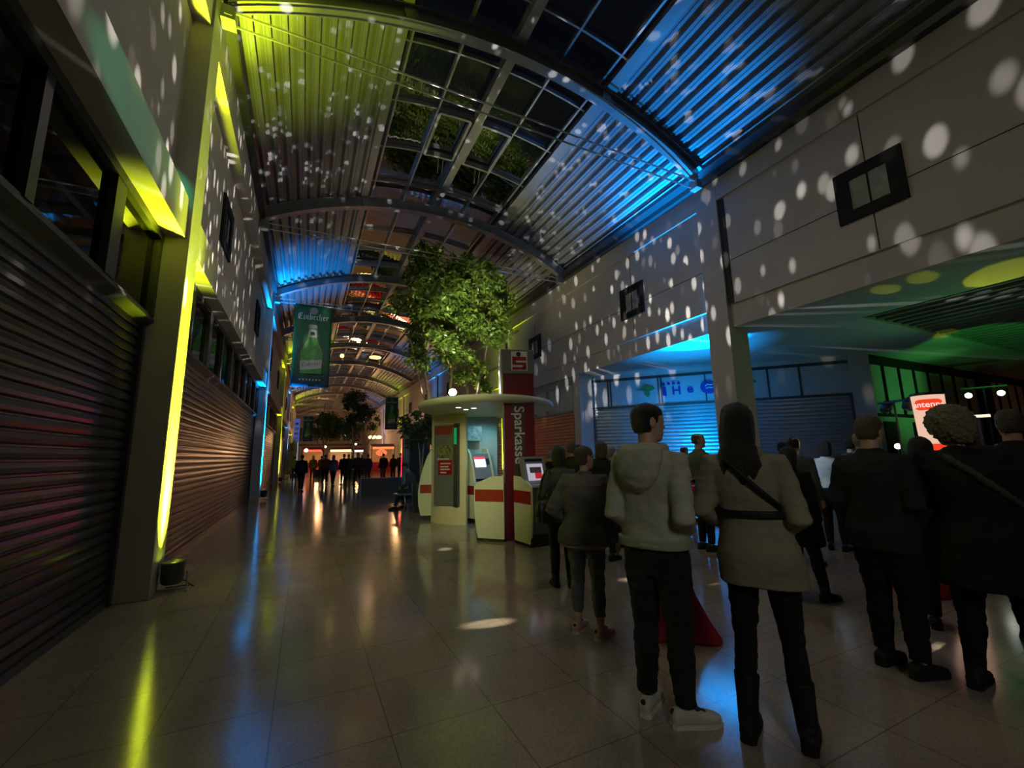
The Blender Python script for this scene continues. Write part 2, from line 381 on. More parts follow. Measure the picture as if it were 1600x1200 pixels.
# ---- gallery on the right: soffit with a recessed slatted field, diagonal shopfront, rear walls
m = MB(); m.prism([(9.2, -8), (11.1, -8), (11.1, 4.8), (22, 4.8), (22, -8), (31, -8), (31, 7.3), (15.9, 7.1), (9.4, 14.0), (9.2, 14.0)], (0, 0, 4.39), (1, 0, 0), (0, 1, 0), .12)
struct(m.build('ceiling_gallery', M['soffit']))
m = MB(); m.box(11, 22.1, -8, 4.9, 4.85, 4.95); struct(m.build('ceiling_gallery_void', M['darkroom']))
m = MB()
for i in range(28): m.box(11.3 + i * .38, 11.42 + i * .38, -8, 4.78, 4.42, 4.58)
struct(m.build('trim_25', M['greypanel']))
DA = Vector((9.516, 13.348, 0)); DD = Vector((.678, -.735, 0)).normalized(); DN = Vector((-DD.y, DD.x, 0)) * -1.0
if DN.dot(Vector((-9, -13, 0))) < 0: DN = -DN
def D(s, n, z): return DA + DD * s + DN * n + Vector((0, 0, z))
def dbox(m, s0, s1, n0, n1, z0, z1):
    vs = [D(s, n, z) for z in (z0, z1) for s, n in ((s0, n0), (s1, n0), (s1, n1), (s0, n1))]
    m.add(vs, [(0, 3, 2, 1), (4, 5, 6, 7), (0, 1, 5, 4), (1, 2, 6, 5), (2, 3, 7, 6), (3, 0, 4, 7)])
m = MB(); dbox(m, -.35, .22, -.3, .06, 0, 4.39); dbox(m, 8.42, 8.95, -.3, .06, 0, 4.39); dbox(m, .2, 8.45, -.3, .02, 4.2, 4.39); dbox(m, .2, 8.45, -.3, -.1, 0, 4.39)
struct(m.build('wall_shopfront', M['wallR']))
t = thing('roller_shutter', 'wide grey roller shutter of the diagonal shopfront, lit blue beside the right pillar', 'shutter', DA)
def dextr(prof, s0, s1):
    m = MB(); q = lambda p, s: D(s, p[0], p[1]) - DA; m.extr(prof, q, s0, s1); return m
dextr(shutter_profile(0, .06, 3.12, .125, .042), .25, 8.42).build('slat_curtain', M['shutR'], t)
for s0 in (.22, 8.36):
    g = MB(); dbox(g, s0, s0 + .06, -.05, .04, 0, 3.15); g.v = [tuple(Vector(v) - DA) for v in g.v]; g.build('guide_rail', M['greyframe'], t)
g = MB(); dbox(g, .25, 8.42, -.04, .03, 0, .07); g.v = [tuple(Vector(v) - DA) for v in g.v]; g.build('bottom_rail', M['darksteel'], t)
m = MB(); dbox(m, .2, 8.45, -.06, .0, 3.16, 4.2); fasc = m.build('window_70', M['shopwin']); struct(fasc)
m = MB(); dbox(m, .2, 8.45, -.06, .04, 3.12, 3.2); dbox(m, .2, 8.45, -.02, .03, 4.14, 4.24)
for s in (.95, 1.05, 2.75, 2.85, 4.3, 6.2, 7.1): dbox(m, s - .025, s + .025, -.02, .03, 3.16, 4.2)
m.build('frame', M['greyframe'], fasc)
# shop sign with big blue letters and two green leaves
t = thing('shop_sign', 'blue shop lettering with green leaf shapes above the blue-lit shutter', 'sign', D(3.4, .03, 3.7))
FU, FV = DD, Vector((0, 0, 1))
M['signblue'] = mat('blue_sign_letter', (0.01, 0.02, 0.30), 0.4); M['signgreen'] = mat('green_sign_leaf', (0.02, 0.22, 0.05), 0.5)
dm = lambda s, z, n=0.0: frame_mtx(tuple(DD * s + DN * n + Vector((0, 0, z))), FU, FV)
text_obj('lettering', 'H', .42, dm(-.05, -.07), M['signblue'], t, .01); text_obj('lettering', 'e', .46, dm(.40, -.03), M['signblue'], t, .012)
m = MB(); m.prism([(.27 * math.cos(a * PI / 12), .23 * math.sin(a * PI / 12)) for a in range(24)], DD * 1.0 + Vector((0, 0, -.02)), FU, FV, .02); m.build('disc', M['signblue'], t)
m = MB(); m.tube([DD * (1.0 + a) + DN * .03 + Vector((0, 0, b)) for a, b in ((-.12, .02), (-.04, .08), (.06, .05), (.12, .07))], .018, 5); m.tube([DD * (1.0 + a) + DN * .03 + Vector((0, 0, b)) for a, b in ((-.1, -.06), (0, -.03), (.12, -.05))], .018, 5); m.build('disc_stroke', M['white'], t)
m = MB(); m.prism([(-.52, -.22), (-.38, -.24), (-.4, .1), (-.5, .12)], (0, 0, 0), FU, FV, .02); m.build('upright_stroke', M['signblue'], t)
for q in range(4):
    m = MB(); m.prism([(-.52 + q * .17, .16), (-.42 + q * .17, .155), (-.43 + q * .17, .24), (-.5 + q * .17, .26)], (0, 0, 0), FU, FV, .015); m.build('small_letter', M['signblue'], t)
def leaf_poly(o, sc):
    return [(o[0] + sc * a, o[1] + sc * b) for a, b in ((-1.1, .02), (-.5, .05), (-.25, .42), (0, .5), (.15, .3), (.6, .22), (.75, 0), (.45, -.12), (.2, -.2), (.25, -.6), (0, -.75), (-.2, -.5), (-.12, -.2), (-.5, -.1))]
m = MB(); m.prism(leaf_poly((-1.05, 0.05), .38), (0, 0, 0), FU, FV, .02); m.build('leaf_shape', M['signgreen'], t)
m = MB(); m.prism(leaf_poly((2.15, 0.05), .42), (0, 0, 0), FU, FV, .02); m.build('leaf_shape', M['signgreen'], t)
# ---- right ground floor beyond the diagonal: brown shutter and clerestory panes
def rshop(y0, y1, material, lab_, pane, wi):
    t = thing('roller_shutter', lab_, 'shutter', (9.06, (y0 + y1) / 2, 0)); L = (y1 - y0) / 2
    m = MB(); m.extr([(-p[0], p[1]) for p in shutter_profile(0, .06, 3.04, .125, .04)], yx, -L, L); m.build('slat_curtain', material, t)
    BX(-.03, .05, -L - .05, -L + .02, 0, 3.06).build('guide_rail', M['greyframe'], t); BX(-.03, .05, L - .02, L + .05, 0, 3.06).build('guide_rail', M['greyframe'], t)
    m = MB(); m.box(9.03, 9.12, y0 - .05, y1 + .05, 3.05, 3.12); m.box(9.03, 9.12, y0 - .05, y1 + .05, 4.1, 4.4)
    for k in range(int((y1 - y0) / 1.0) + 1): m.box(9.03, 9.12, y0 + k * 1.0 - .03, y0 + k * 1.0 + .03, 3.1, 4.12)
    o = m.build('window_%d' % wi, M['midgrey']); struct(o)
    m = MB(); m.box(9.08, 9.1, y0, y1, 3.1, 4.12); m.build('pane', pane, o)
rshop(13.3, 18.9, M['shutB'], 'copper-brown roller shutter right of the kiosk pylon', M['shopwin'], 72)
rshop(19.7, 31.3, M['shutR'], 'pale lilac shop shutter far down the right side', M['palepane'], 73)
rshop(32.1, 43.8, M['shutB'], 'farthest right-hand shutter before the market stalls', M['palepane'], 74)
m = MB(); m.box(9.15, 9.6, 12.9, Y1, 0, 4.4); m.box(9.0, 9.16, 12.85, 13.25, 0, 4.39); struct(m.build('wall_right_lower', M['wallR']))
# ---- hall at the rear right: panelled wall and end wall
HA = Vector((15.6, 6.85, 0)); HD = Vector((30.0, 7.05, 0)) - HA; HL = HD.length; HD.normalize(); HN = Vector((HD.y, -HD.x, 0))
hm = Matrix(((HD.x, HN.x, 0, HA.x), (HD.y, HN.y, 0, HA.y), (0, 0, 1, 0), (0, 0, 0, 1)))
m = MB(); m.box(0, HL, -.3, 0, 0, 4.4, mtx=hm); struct(m.build('wall_hall_rear', M['wallR']))
m = MB()
for i in range(13): m.box(.9 + i * 1.05, .98 + i * 1.05, 0, .05, 2.55, 4.1, mtx=hm)
m.box(0, HL, 0, .05, 2.45, 2.55, mtx=hm); m.box(0, HL, 0, .06, 4.1, 4.39, mtx=hm)
for i in range(7): m.box(.5 + i * 1.9, 1.3 + i * 1.9, 0, .04, .1, 2.3, mtx=hm)
m.box(8.2, 9.4, 0, .12, 0, 4.2, mtx=hm); m.box(13.4, 14.4, 0, .12, 0, 4.2, mtx=hm)
struct(m.build('trim_26', M['frame']))
m = MB(); m.box(30, 30.3, -8, 7.4, 0, 4.5); struct(m.build('wall_hall_end', M['wall']))
m = MB()
for i in range(7): m.box(29.9, 30.0, -6 + i * 2.1, -5.2 + i * 2.1, 0, 4.0)
struct(m.build('trim_27', M['darkroom']))
m = MB(); m.box(-3.2, 31, Y0 - .3, Y0, 0, 9.8); struct(m.build('wall_rear', M['wall']))
m = MB(); m.box(-3.2, 9.6, Y1, Y1 + .3, 0, 10); struct(m.build('wall_far', M['wall']))
m = MB()
for i in range(6): m.box(-1.0 + i * 1.7, .2 + i * 1.7, Y1 - .06, Y1, 4.4, 6.6)
m.box(-1.9, 9, Y1 - .3, Y1, 3.6, 3.9); struct(m.build('trim_28', M['greyframe']))
# ================================================================== THINGS
YEL = (0.80, 1.0, 0.02); BLU = (0.0, 0.30, 1.0)
M['lensyel'] = emis('yellow_lamp_lens', YEL, 6); M['lensblu'] = emis('blue_lamp_lens', (0.05, 0.5, 1.0), 6)
def uplight(x, y, col, label, P, lean, hot=0):
    t = thing('uplight', label, 'floor lamp', (x, y, 0), 0, 'uplights at the foot of the pillars')
    m = MB(); m.lathe([(.085, .09), (.105, .11), (.115, .18), (.115, .30), (.125, .31), (.125, .34), (.105, .34), (.10, .30), (0.0, .30)], n=20, cap=False); m.lathe([(0, .09), (.085, .09)], n=20, cap=False)
    m.build('lamp_can', M['darksteel'], t, smooth=True)
    m = MB(); m.lathe([(0, .305), (.1, .305)], n=20, cap=False); m.build('lens', M['lensyel'] if col is YEL else M['lensblu'], t)
    m = MB(); m.tube([(-.14, 0, .22), (-.15, 0, .03), (0, 0, .018), (.15, 0, .03), (.14, 0, .22)], .012, 6); m.tube([(-.16, -.1, .012), (-.16, .1, .012)], .012, 6); m.tube([(.16, -.1, .012), (.16, .1, .012)], .012, 6); m.build('bracket', M['steel'], t)
    m = MB(); m.tube([(.1, .02, .12), (.17, .05, .05), (.2, .1, .012), (.1, .22, .008), (-.1, .2, .008)], .006, 5); m.build('power_cable', M['black'], t)
    light('SPOT', (x, y, .36), P, col, (x + lean, y, 8.0), .09, 52, 1.0, 'uplight_beam')
    if hot: light('SPOT', (x, y, .37), hot, col, (x + (-.22 if x < 3 else .22), y, 3.0), .09, 26, 1.0, 'uplight_core')
names = ['first', 'second', 'third', 'fourth', 'fifth']
for i, y in enumerate(YP[1:6]):
    cl = YEL if i % 2 == 0 else BLU; cr = BLU if i % 2 == 0 else YEL
    uplight(-1.32, y + .02, cl, ['yellow uplight can standing at the foot of the nearest left pillar', 'blue uplight at the foot of the second left pillar', 'yellow uplight at the third left pillar', 'blue uplight at the fourth left pillar, far down the hall', 'yellow uplight at the fifth left pillar, near the stalls'][i], [3000, 11000, 4500, 6000, 4500][i], -.15, [22000, 36000, 18000, 24000, 18000][i])
    uplight(8.94 if i == 0 else 8.70, y + (1.0 if i == 0 else .3), cr, ['blue uplight at the right pillar hidden behind the standing crowd', 'yellow uplight at the right pillar behind the kiosk', 'blue uplight at the third right pillar', 'yellow uplight at the fourth right pillar far away', 'blue uplight at the fifth right pillar near the stalls'][i], [6000, 4600, 6000, 4000, 4000][i], -.7 if i == 0 else .05, [0, 6000, 16000, 6000, 6000][i])
# ------------------------------------------------------------------ bank kiosk
ang = R(22.4); KC = Vector((3.56, 8.66, 0)); KU = Vector((math.sin(ang), math.cos(ang), 0)); KV = Vector((KU.y, -KU.x, 0))
t = thing('bank_kiosk', 'round bank kiosk with cream curved wall under a flat oval canopy', 'kiosk', KC)
def wallarc(A, B, bulge, th, z0, z1, n=12):
    A, B = Vector(A), Vector(B); d = B - A; nn = Vector((d.y, -d.x, 0)).normalized(); pf = []
    for i in range(n + 1):
        u = i / n; p = A + d * u + nn * bulge * (1 - (2 * u - 1) ** 2); pf.append(p)
    m = MB(); rr = []
    for i, p in enumerate(pf):
        tt = (pf[min(i + 1, n)] - pf[max(i - 1, 0)]).normalized(); q = Vector((tt.y, -tt.x, 0))
        rr.append([p + Vector((0, 0, z0)), p - q * th + Vector((0, 0, z0)), p - q * th + Vector((0, 0, z1)), p + Vector((0, 0, z1))])
    m.rings(rr); return m
def loc(m, o): m.v = [tuple(Vector(v) - Vector(o)) for v in m.v]; return m
loc(wallarc((2.70, 9.98, 0), (3.24, 9.10, 0), .10, .1, 0, 2.5), KC).build('curved_wall', M['creamwall'], t, smooth=False)
M['alcove'] = mat('pale_blue_panel', (0.50, 0.58, 0.55), 0.35)
loc(wallarc((3.22, 9.98, 0), (4.26, 9.68, 0), -.12, .1, 0, 2.5), KC).build('alcove_wall', M['alcove'], t)
m = MB(); n = 56; rr = []
for r, z in ((.02, 2.44), (.88, 2.44), (.96, 2.46), (1.0, 2.52), (.985, 2.57), (.92, 2.585), (.02, 2.60)):
    rr.append([KU * (1.95 * r * math.cos(2 * PI * j / n)) + KV * (1.47 * r * math.sin(2 * PI * j / n)) + Vector((0, 0, z)) for j in range(n)])
m.rings(rr); m.build('canopy', M['cream'], t, smooth=True)
M['downlight'] = emis('warm_downlight', (1, .85, .6), 5)
dl = [(-.95, -.55), (-.8, -.25), (-.55, -.42)]
for u, v in dl:
    p = KU * u + KV * v; m = MB(); m.lathe([(.0, 2.436), (.045, 2.436), (.055, 2.44)], p, 14, cap=False); m.build('downlight', M['downlight'], t)
light('SPOT', (3.25, 8.3, 2.40), 14, (1, .85, .6), (3.25, 8.5, 0), .05, 120, .8, 'canopy_downlight')
light('SPOT', (3.85, 9.2, 2.42), 22, (.35, .85, 1.0), (3.75, 9.75, 1.2), .05, 120, .8, 'alcove_light')
# poster board standing off the curved wall
m = MB(); pp = Vector((3.72, 9.78, 0)) - KC; m.box(-.18, .16, -.02, 0, 1.85, 2.2, mtx=Matrix.Translation(pp) @ Matrix.Rotation(R(-14), 4, 'Z')); m.build('alcove_poster', mat('pale_poster', (.45, .5, .5), .4, var=.5, vscale=9), t)
t = thing('poster_display', 'tall dark poster display with red advert mounted on the kiosk wall', 'display', (2.86, 9.42, 0))
u = Vector((3.18 - 2.62, 9.02 - 9.72, 0)).normalized(); w = Vector((u.y, -u.x, 0)); 
if w.dot(Vector((-2.8, -9.4, 0))) < 0: w = -w
fm = Matrix(((u.x, -w.x, 0, 0), (u.y, -w.y, 0, 0), (0, 0, 1, 0), (0, 0, 0, 1)))   # local x along board, -y to viewer
PB = fm @ Matrix.Translation((0, .03, 0))
m = MB(); m.box(-.30, .24, -.04, .04, .42, 2.2, mtx=PB); m.build('board', M['greypanel'], t)
m = MB(); m.box(.24, .34, -.06, .04, .40, 2.22, mtx=PB); m.build('side_frame', M['darksteel'], t)
m = MB(); m.box(-.28, .2, -.046, -.038, 1.98, 2.17, mtx=PB); m.build('header', mat('dull_red_header', (.25, .03, .03), .4), t)
m = MB(); m.box(-.18, .2, -.047, -.038, 1.08, 1.40, mtx=PB); m.build('advert', M['red'], t)
m = MB(); m.box(-.2, .2, -.046, -.038, 1.46, 1.75, mtx=PB); m.build('photo', mat('printed_photo', (.16, .15, .07), .4, var=.9, vscale=14), t)
m = MB()
for z, a, b in ((1.33, -.12, .16), (1.26, -.12, .10), (1.20, -.12, .14), (1.13, -.12, .04), (1.43, -.2, .12)): m.box(a, b, -.05, -.046, z - .014, z + .014, mtx=PB)
m.build('advert_text', M['lettergrey'], t)
m = MB(); m.box(.255, .325, -.066, -.058, 1.75, 2.12, mtx=PB); m.build('green_strip', emis('green_indicator', (.02, .45, .12), .5), t)
# cash machines
M['screenlit'] = emis('lit_screen', (.85, .8, .95), 1.6); M['screenred'] = emis('lit_red_bar', (1, .05, .08), 1.3)
def atm(label, p, r):
    t = thing('cash_machine', label, 'cash machine', p, r, 'cash machines of the kiosk')
    pf = [(.3, .1), (.3, 1.65), (.12, 1.65), (.02, 1.5), (-.07, 1.25), (-.15, .95), (-.19, .65), (-.18, .35), (-.12, .1)]
    for s in (1, -1):
        m = MB(); m.prism(pf if s > 0 else pf, (.25 if s > 0 else -.29, 0, 0), (0, 1, 0), (0, 0, 1), .04); m.build('side_panel', M['cream'], t)
        m = MB(); m.box(s * .27 - .022, s * .27 + .022, -.14, .26, .62, .82); m.build('red_band', M['red'], t)
    m = MB(); m.box(-.25, .25, -.12, .29, .1, .95); m.build('safe_body', M['midgrey'], t)
    m = MB(); m.box(-.29, .29, -.1, .3, 0, .1); m.build('plinth', M['plinth'], t)
    tl = Matrix.Translation((0, -.02, 1.22)) @ Matrix.Rotation(R(-18), 4, 'X')
    m = MB(); m.box(-.25, .25, -.02, .2, -.28, .32, mtx=tl); f = m.build('fascia', M['midgrey'], t)
    m = MB(); m.box(-.17, .13, -.03, -.018, 0.0, .24, mtx=tl); m.build('screen', M['screenlit'], f)
    m = MB(); m.box(-.17, .13, -.032, -.018, .19, .24, mtx=tl); m.build('screen_header', M['screenred'], f)
    m = MB(); m.box(-.22, .22, -.16, .0, .93, .97); m.build('keypad_shelf', M['black'], t)
    m = MB(); m.box(.16, .23, -.04, -.018, .06, .2, mtx=tl); m.build('card_slot', M['black'], f)
atm('cash machine seen from its cream side, left of the poster display', (2.81, 10.66, 0), R(-116.6))
atm('cash machine with a lit screen in the kiosk alcove', (3.72, 9.42, 0), R(14))
# information terminals
def terminal(label, p, r, mon=True):
    t = thing('bank_terminal', label, 'bank terminal', p, r, 'bank terminals round the pylon')
    pf = [(.29, .05), (.29, 1.13), (.05, 1.12), (-.2, 1.02), (-.28, .97), (-.29, .55), (-.26, .25), (-.22, .05)]
    for s in (1, -1):
        m = MB(); m.prism(pf, (.21 if s > 0 else -.24, 0, 0), (0, 1, 0), (0, 0, 1), .03); m.build('side_panel', M['cream'], t)
        m = MB(); m.box(s * .225 - .018, s * .225 + .018, -.27, .285, .68, .89); m.build('red_band', M['red'], t)
    m = MB(); m.prism([(a + .01 if a < 0 else a, b) for a, b in pf[2:]] + [(.28, .05), (.28, 1.0)], (-.21, 0, 0), (0, 1, 0), (0, 0, 1), .42); m.build('front_body', M['greypanel'], t)
    m = MB(); m.box(-.235, .235, -.24, .28, 0, .2); m.build('plinth', M['plinth'], t)
    m = MB(); m.box(-.2, .2, -.36, -.1, .96, 1.0); m.build('keyboard_shelf', mat('pale_blue_shelf', (.35, .5, .6), .3), t)
    m = MB(); m.box(-.14, .14, -.31, -.29, .78, .8); m.build('tray_lip', M['chrome'], t)
    if not mon: return
    tl = Matrix.Translation((0, -.02, 1.2)) @ Matrix.Rotation(R(-16), 4, 'X')
    m = MB(); m.box(-.235, .235, -.03, .06, -.2, .26, mtx=tl); f = m.build('monitor', M['midgrey'], t)
    m = MB(); m.box(-.16, .16, -.04, -.028, -.16, .13, mtx=tl); m.build('screen', emis('pale_screen', (.75, .7, .85), .55), f)
    m = MB(); m.box(-.11, .12, -.044, -.038, -.03, .07, mtx=tl); m.build('screen_photo', mat('screen_photo', (.2, .12, .12), .4, var=.8, vscale=30), f)
    m = MB(); m.box(-.02, .12, -.044, -.038, -.13, -.03, mtx=tl); m.build('screen_advert', emis('red_screen_block', (.6, .02, .03), .7), f)
    m = MB(); m.box(-.18, .18, -.036, -.028, .17, .22, mtx=tl); m.build('speaker_slot', M['black'], f)
terminal('bank terminal with lit screen facing the camera, right of the pylon', (3.60, 6.62, 0), R(4))
terminal('cream back side of the bank terminal left of the pylon', (3.175, 7.385, 0), R(-137), False)
light('SPOT', (3.6, 6.2, 1.35), .8, (.4, .75, 1), (3.6, 6.45, .95), .02, 90, .8, 'terminal_glow')
# pylon
t = thing('bank_pylon', 'tall wine-red bank pylon with vertical grey lettering and logo head', 'sign', (3.55, 7.03, 0), R(-14))
m = MB(); m.box(-.29, .29, 0, .10, 0, 3.0); m.build('column', M['darkred'], t)
m = MB(); m.box(-.12, .10, -.006, .01, 1.1, 2.5); m.build('letter_panel', mat('dark_letter_panel', (.06, .03, .035), .4), t)
text_obj('lettering', 'Sparkasse', .27, Matrix.Translation((-.01, -.010, 1.86)) @ Matrix.Rotation(R(90), 4, 'X') @ Matrix.Rotation(R(-90), 4, 'Z'), M['lettergrey'], t, .004)
m = MB(); m.box(-.33, .30, -.03, .19, 3.0, 3.47); h = m.build('sign_head', M['greypanel'], t, bevel=.01)
m = MB(); m.box(-.345, -.325, -.03, .19, 2.6, 3.47); m.box(-.30, -.288, -.012, .11, 0, 2.6); m.build('edge_trim', M['alu'], t)
m = MB(); m.box(-.14, .17, -.04, -.028, 3.06, 3.43); m.build('logo_panel', M['white'], h)
m = MB(); m.prism([(.045 * math.cos(a * PI / 10), .045 * math.sin(a * PI / 10)) for a in range(20)], (.0, -.04, 3.375), (1, 0, 0), (0, 0, 1), .006); m.build('logo_dot', M['black'], h)
m = MB()
for a, b, c, d in ((-.12, .15, 3.255, 3.325), (-.12, -.05, 3.19, 3.26), (-.12, .15, 3.165, 3.215), (.08, .15, 3.10, 3.17), (-.12, .15, 3.075, 3.125)): m.box(a, b, -.046, -.038, c, d)
m.build('logo_letter', M['red'], h)
# light-effect projector on the canopy
PJ = Vector((2.86, 8.86, 2.60))
t = thing('effect_projector', 'glaring white effect spotlight sitting on the kiosk canopy edge', 'stage light', PJ)
m = MB(); m.box(-.12, .12, -.1, .1, 0, .03); m.tube([(-.13, 0, .03), (-.13, 0, .2)], .015, 6); m.tube([(.13, 0, .03), (.13, 0, .2)], .015, 6); m.build('bracket', M['black'], t)
m = MB(); m.lathe([(0, -.02), (.09, 0), (.11, .1), (.1, .2), (.075, .22)], (0, 0, .06), 16, cap=False); m.build('lamp_body', M['black'], t, smooth=True)
m = MB(); m.ball((-.03, -.06, .26), .085, 14, 9); m.build('glowing_lens', emis('white_hot_lens', (1, .97, .9), 60), t, smooth=True)
# cable loop lying on the canopy
t = thing('cable_loop', 'pale hose loop lying on the kiosk canopy beside the spotlight', 'cable', (3.25, 8.2, 2.59))
m = MB(); m.tube([(-.18 + .36 * i / 14, .1 * math.sin(i), .02 + .14 * math.sin(PI * i / 14)) for i in range(15)], .012, 6); m.build('hose', M['white'], t, smooth=True)
# ------------------------------------------------------------------ banners
def nib(m, o, U, V, sc, strokes, x, z0, wn=.17):
    nx, nz = wn * .5 * math.cos(R(42)), wn * .5 * math.sin(R(42)); W = U.cross(V)
    for (ax, az), (bx, bz) in strokes:
        pts = [(ax - nx, az - nz), (ax + nx, az + nz), (bx + nx, bz + nz), (bx - nx, bz - nz)]
        ar = sum(pts[i][0] * pts[(i + 1) % 4][1] - pts[(i + 1) % 4][0] * pts[i][1] for i in range(4))
        if ar < 0: pts = pts[::-1]
        m.add([Vector(o) + U * ((x + a) * sc) + V * (z0 + b * sc) for a, b in pts], [(0, 1, 2, 3)])
ST = [((.14, .9), (.14, .14)), ((.12, .12), (.3, .06))]; ARC = [((.16, .76), (.4, .94)), ((.46, .88), (.46, .14)), ((.45, .12), (.6, .06))]
GLY = {'E': (1.0, [((.12, 1.15), (.08, .5)), ((.08, .45), (.3, .06)), ((.3, .06), (.8, .14)), ((.42, 1.3), (.42, .3)), ((.2, 1.25), (.5, 1.38)), ((.5, 1.36), (.85, 1.2)), ((.42, .72), (.78, .78))]),
       'i': (.42, ST + [((.12, 1.2), (.2, 1.28))]), 'n': (.74, ST[:1] + ARC), 'b': (.68, [((.14, 1.45), (.14, .14)), ((.16, .76), (.38, .94)), ((.46, .88), (.46, .2)), ((.14, .1), (.42, .1))]),
       'e': (.6, [((.14, .86), (.14, .16)), ((.16, .84), (.4, .94)), ((.42, .88), (.42, .62)), ((.16, .5), (.42, .62)), ((.14, .1), (.46, .12))]),
       'c': (.56, [((.14, .86), (.14, .16)), ((.16, .84), (.42, .92)), ((.14, .1), (.44, .12))]), 'h': (.72, [((.14, 1.42), (.14, .1)), ((.16, .76), (.38, .94)), ((.46, .88), (.46, .2)), ((.46, .2), (.34, -.16))]),
       'r': (.56, ST[:1] + [((.16, .76), (.34, .92)), ((.34, .92), (.48, .8))])}
def black_letter(word, o, U, V, width):
    tot = sum(GLY[c][0] for c in word); sc = width / tot; m = MB(); x = 0
    for c in word: nib(m, o, U, V, sc, GLY[c][1], x, 0); x += GLY[c][0]
    return m
def banner(label, cx, y, z0, z1, W, rz=0):
    H = z1 - z0; t = thing('beer_banner', label, 'banner', (cx, y, z0), rz, 'green beer banners under the roof')
    m = MB(); n = 14; mm = 22
    for j in range(mm + 1):
        for i in range(n + 1):
            xx = -W / 2 + W * i / n; zz = H * j / mm
            m.v.append((xx, .025 * math.sin(xx * 5 + zz * .7) + .02 * math.sin(zz * 2.1 + xx), zz))
    fs = []
    for j in range(mm):
        for i in range(n): a = j * (n + 1) + i; fs.append((a, a + 1, a + n + 2, a + n + 1))
    m.f = fs; m.mi = [1 if (f[0] // (n + 1)) < 3 else 0 for f in fs]
    o = m.build('banner_cloth', [M['bannergreen'], M['bannerblue']], t, smooth=True)
    sd = o.modifiers.new('solid', 'SOLIDIFY'); sd.thickness = .004
    s = W / 1.46; hs = H / 3.85; F = -.055
    def poly(nm, pts, mt, f, mir=True):
        pp = pts + [(-a, b) for a, b in pts[::-1]] if mir else pts
        m = MB(); m.prism([(a * s, b * hs) for a, b in pp], (0, f, 0), (1, 0, 0), (0, 0, 1), .004); return m.build(nm, mt, o)
    poly('bottle_shadow', [(.52, .62), (.55, 1.6), (.45, 1.9), (.27, 2.3), (.2, 2.75), (0.1, 2.78)], M['bottledark'], F + .006)
    poly('bottle_body', [(.40, .62), (.42, 1.55), (.36, 1.78), (.19, 2.2), (.155, 2.75)], M['bottlegreen'], F)
    poly('bottle_cap', [(.155, 2.75), (.165, 2.86), (.12, 2.9)], M['midgrey'], F)
    poly('neck_label', [(.17, 2.30), (.15, 2.62), (.08, 2.66)], M['labelcream'], F - .006)
    poly('main_label', [(-.41, .76), (.40, .88), (.42, 1.28), (-.42, 1.18)], M['labelcream'], F - .006, False)
    poly('wreath_mark', [(.08, 2.40), (.08, 2.52), (.03, 2.56)], M['navyprint'], F - .012)
    m = MB(); m.prism([(.16 * s * math.cos(a * PI / 9), 3.55 * hs + .16 * s * math.sin(a * PI / 9)) for a in range(18)], (0, F + .004, 0), (1, 0, 0), (0, 0, 1), .004); m.build('crest', M['midgrey'], o)
    black_letter('Einbecher', (-.60 * s, F - .004, 3.12 * hs), Vector((1, 0, 0)), Vector((0, 0, 1)), 1.2 * s).build('lettering', mat('white_print', (.9, .9, .88), .6), o)
    k = Vector((1, 0, .13)).normalized(); black_letter('Einbecher', (-.36 * s, F - .014, .93 * hs), k, Vector((0, 0, 1)), .72 * s).build('label_lettering', M['navyprint'], o)
    m = MB()
    for i in range(7): m.box((-.42 + i * .125) * s, (-.36 + i * .125) * s, F - .004, F, .30 * hs, .38 * hs)
    m.build('small_print', M['lettergrey'], o)
    m = MB(); m.tube([(-W / 2 - .04, 0, H), (W / 2 + .04, 0, H)], .018, 8); m.tube([(-W / 2 - .02, 0, .02), (W / 2 + .02, 0, .02)], .015, 8); m.build('hanging_rod', M['alu'], t)
    return t
banner('large green beer banner with bottle print hanging left under the roof', .02, 18.95, 4.36, 7.86, 1.42)
banner('smaller green beer banner hanging down the right side of the hall', 5.5, 31.45, 3.45, 5.8, .9)
banner('farthest green beer banner low on the left above the crowd', .12, 43.9, 3.05, 5.4, .86)
for x, y, z in ((5.5, 31.45, 5.8), (.12, 43.9, 5.4)):
    t = thing('hanging_cable', 'thin wires holding up the %s' % ('right-hand beer banner' if x > 3 else 'farthest beer banner'), 'wire', (x, y, z))
    m = MB(); m.tube([(-.4, 0, 0), (-.4, 0, 7.9 - z)], .008, 5); m.tube([(.4, 0, 0), (.4, 0, 7.9 - z)], .008, 5); m.build('wire', M['alu'], t)
# ------------------------------------------------------------------ trees and plants
def leaf_cloud(clumps, n, size, seed, o):
    rnd = random.Random(seed); m = MB(); o = Vector(o)
    wts = [c[1] ** 2 for c in clumps]
    for i in range(n):
        c, r = rnd.choices(clumps, wts)[0]
        while True:
            d = Vector((rnd.uniform(-1, 1), rnd.uniform(-1, 1), rnd.uniform(-1, 1)))
            if d.length < 1: break
        p = Vector(c) + d * r * (0.55 + .45 * rnd.random()) - o
        a = Vector((rnd.gauss(0, 1), rnd.gauss(0, 1), rnd.gauss(-.5, .7))).normalized(); b = a.cross(Vector((rnd.gauss(0, 1), rnd.gauss(0, 1), rnd.gauss(0, 1)))).normalized(); w = a.cross(b)
        L = size * rnd.uniform(.6, 1.25); k = L * .27
        m.add([p, p + a * L * .4 + b * k + w * k * .3, p + a * L, p + a * L * .4 - b * k + w * k * .3], [(0, 1, 2), (0, 2, 3)])
    return m
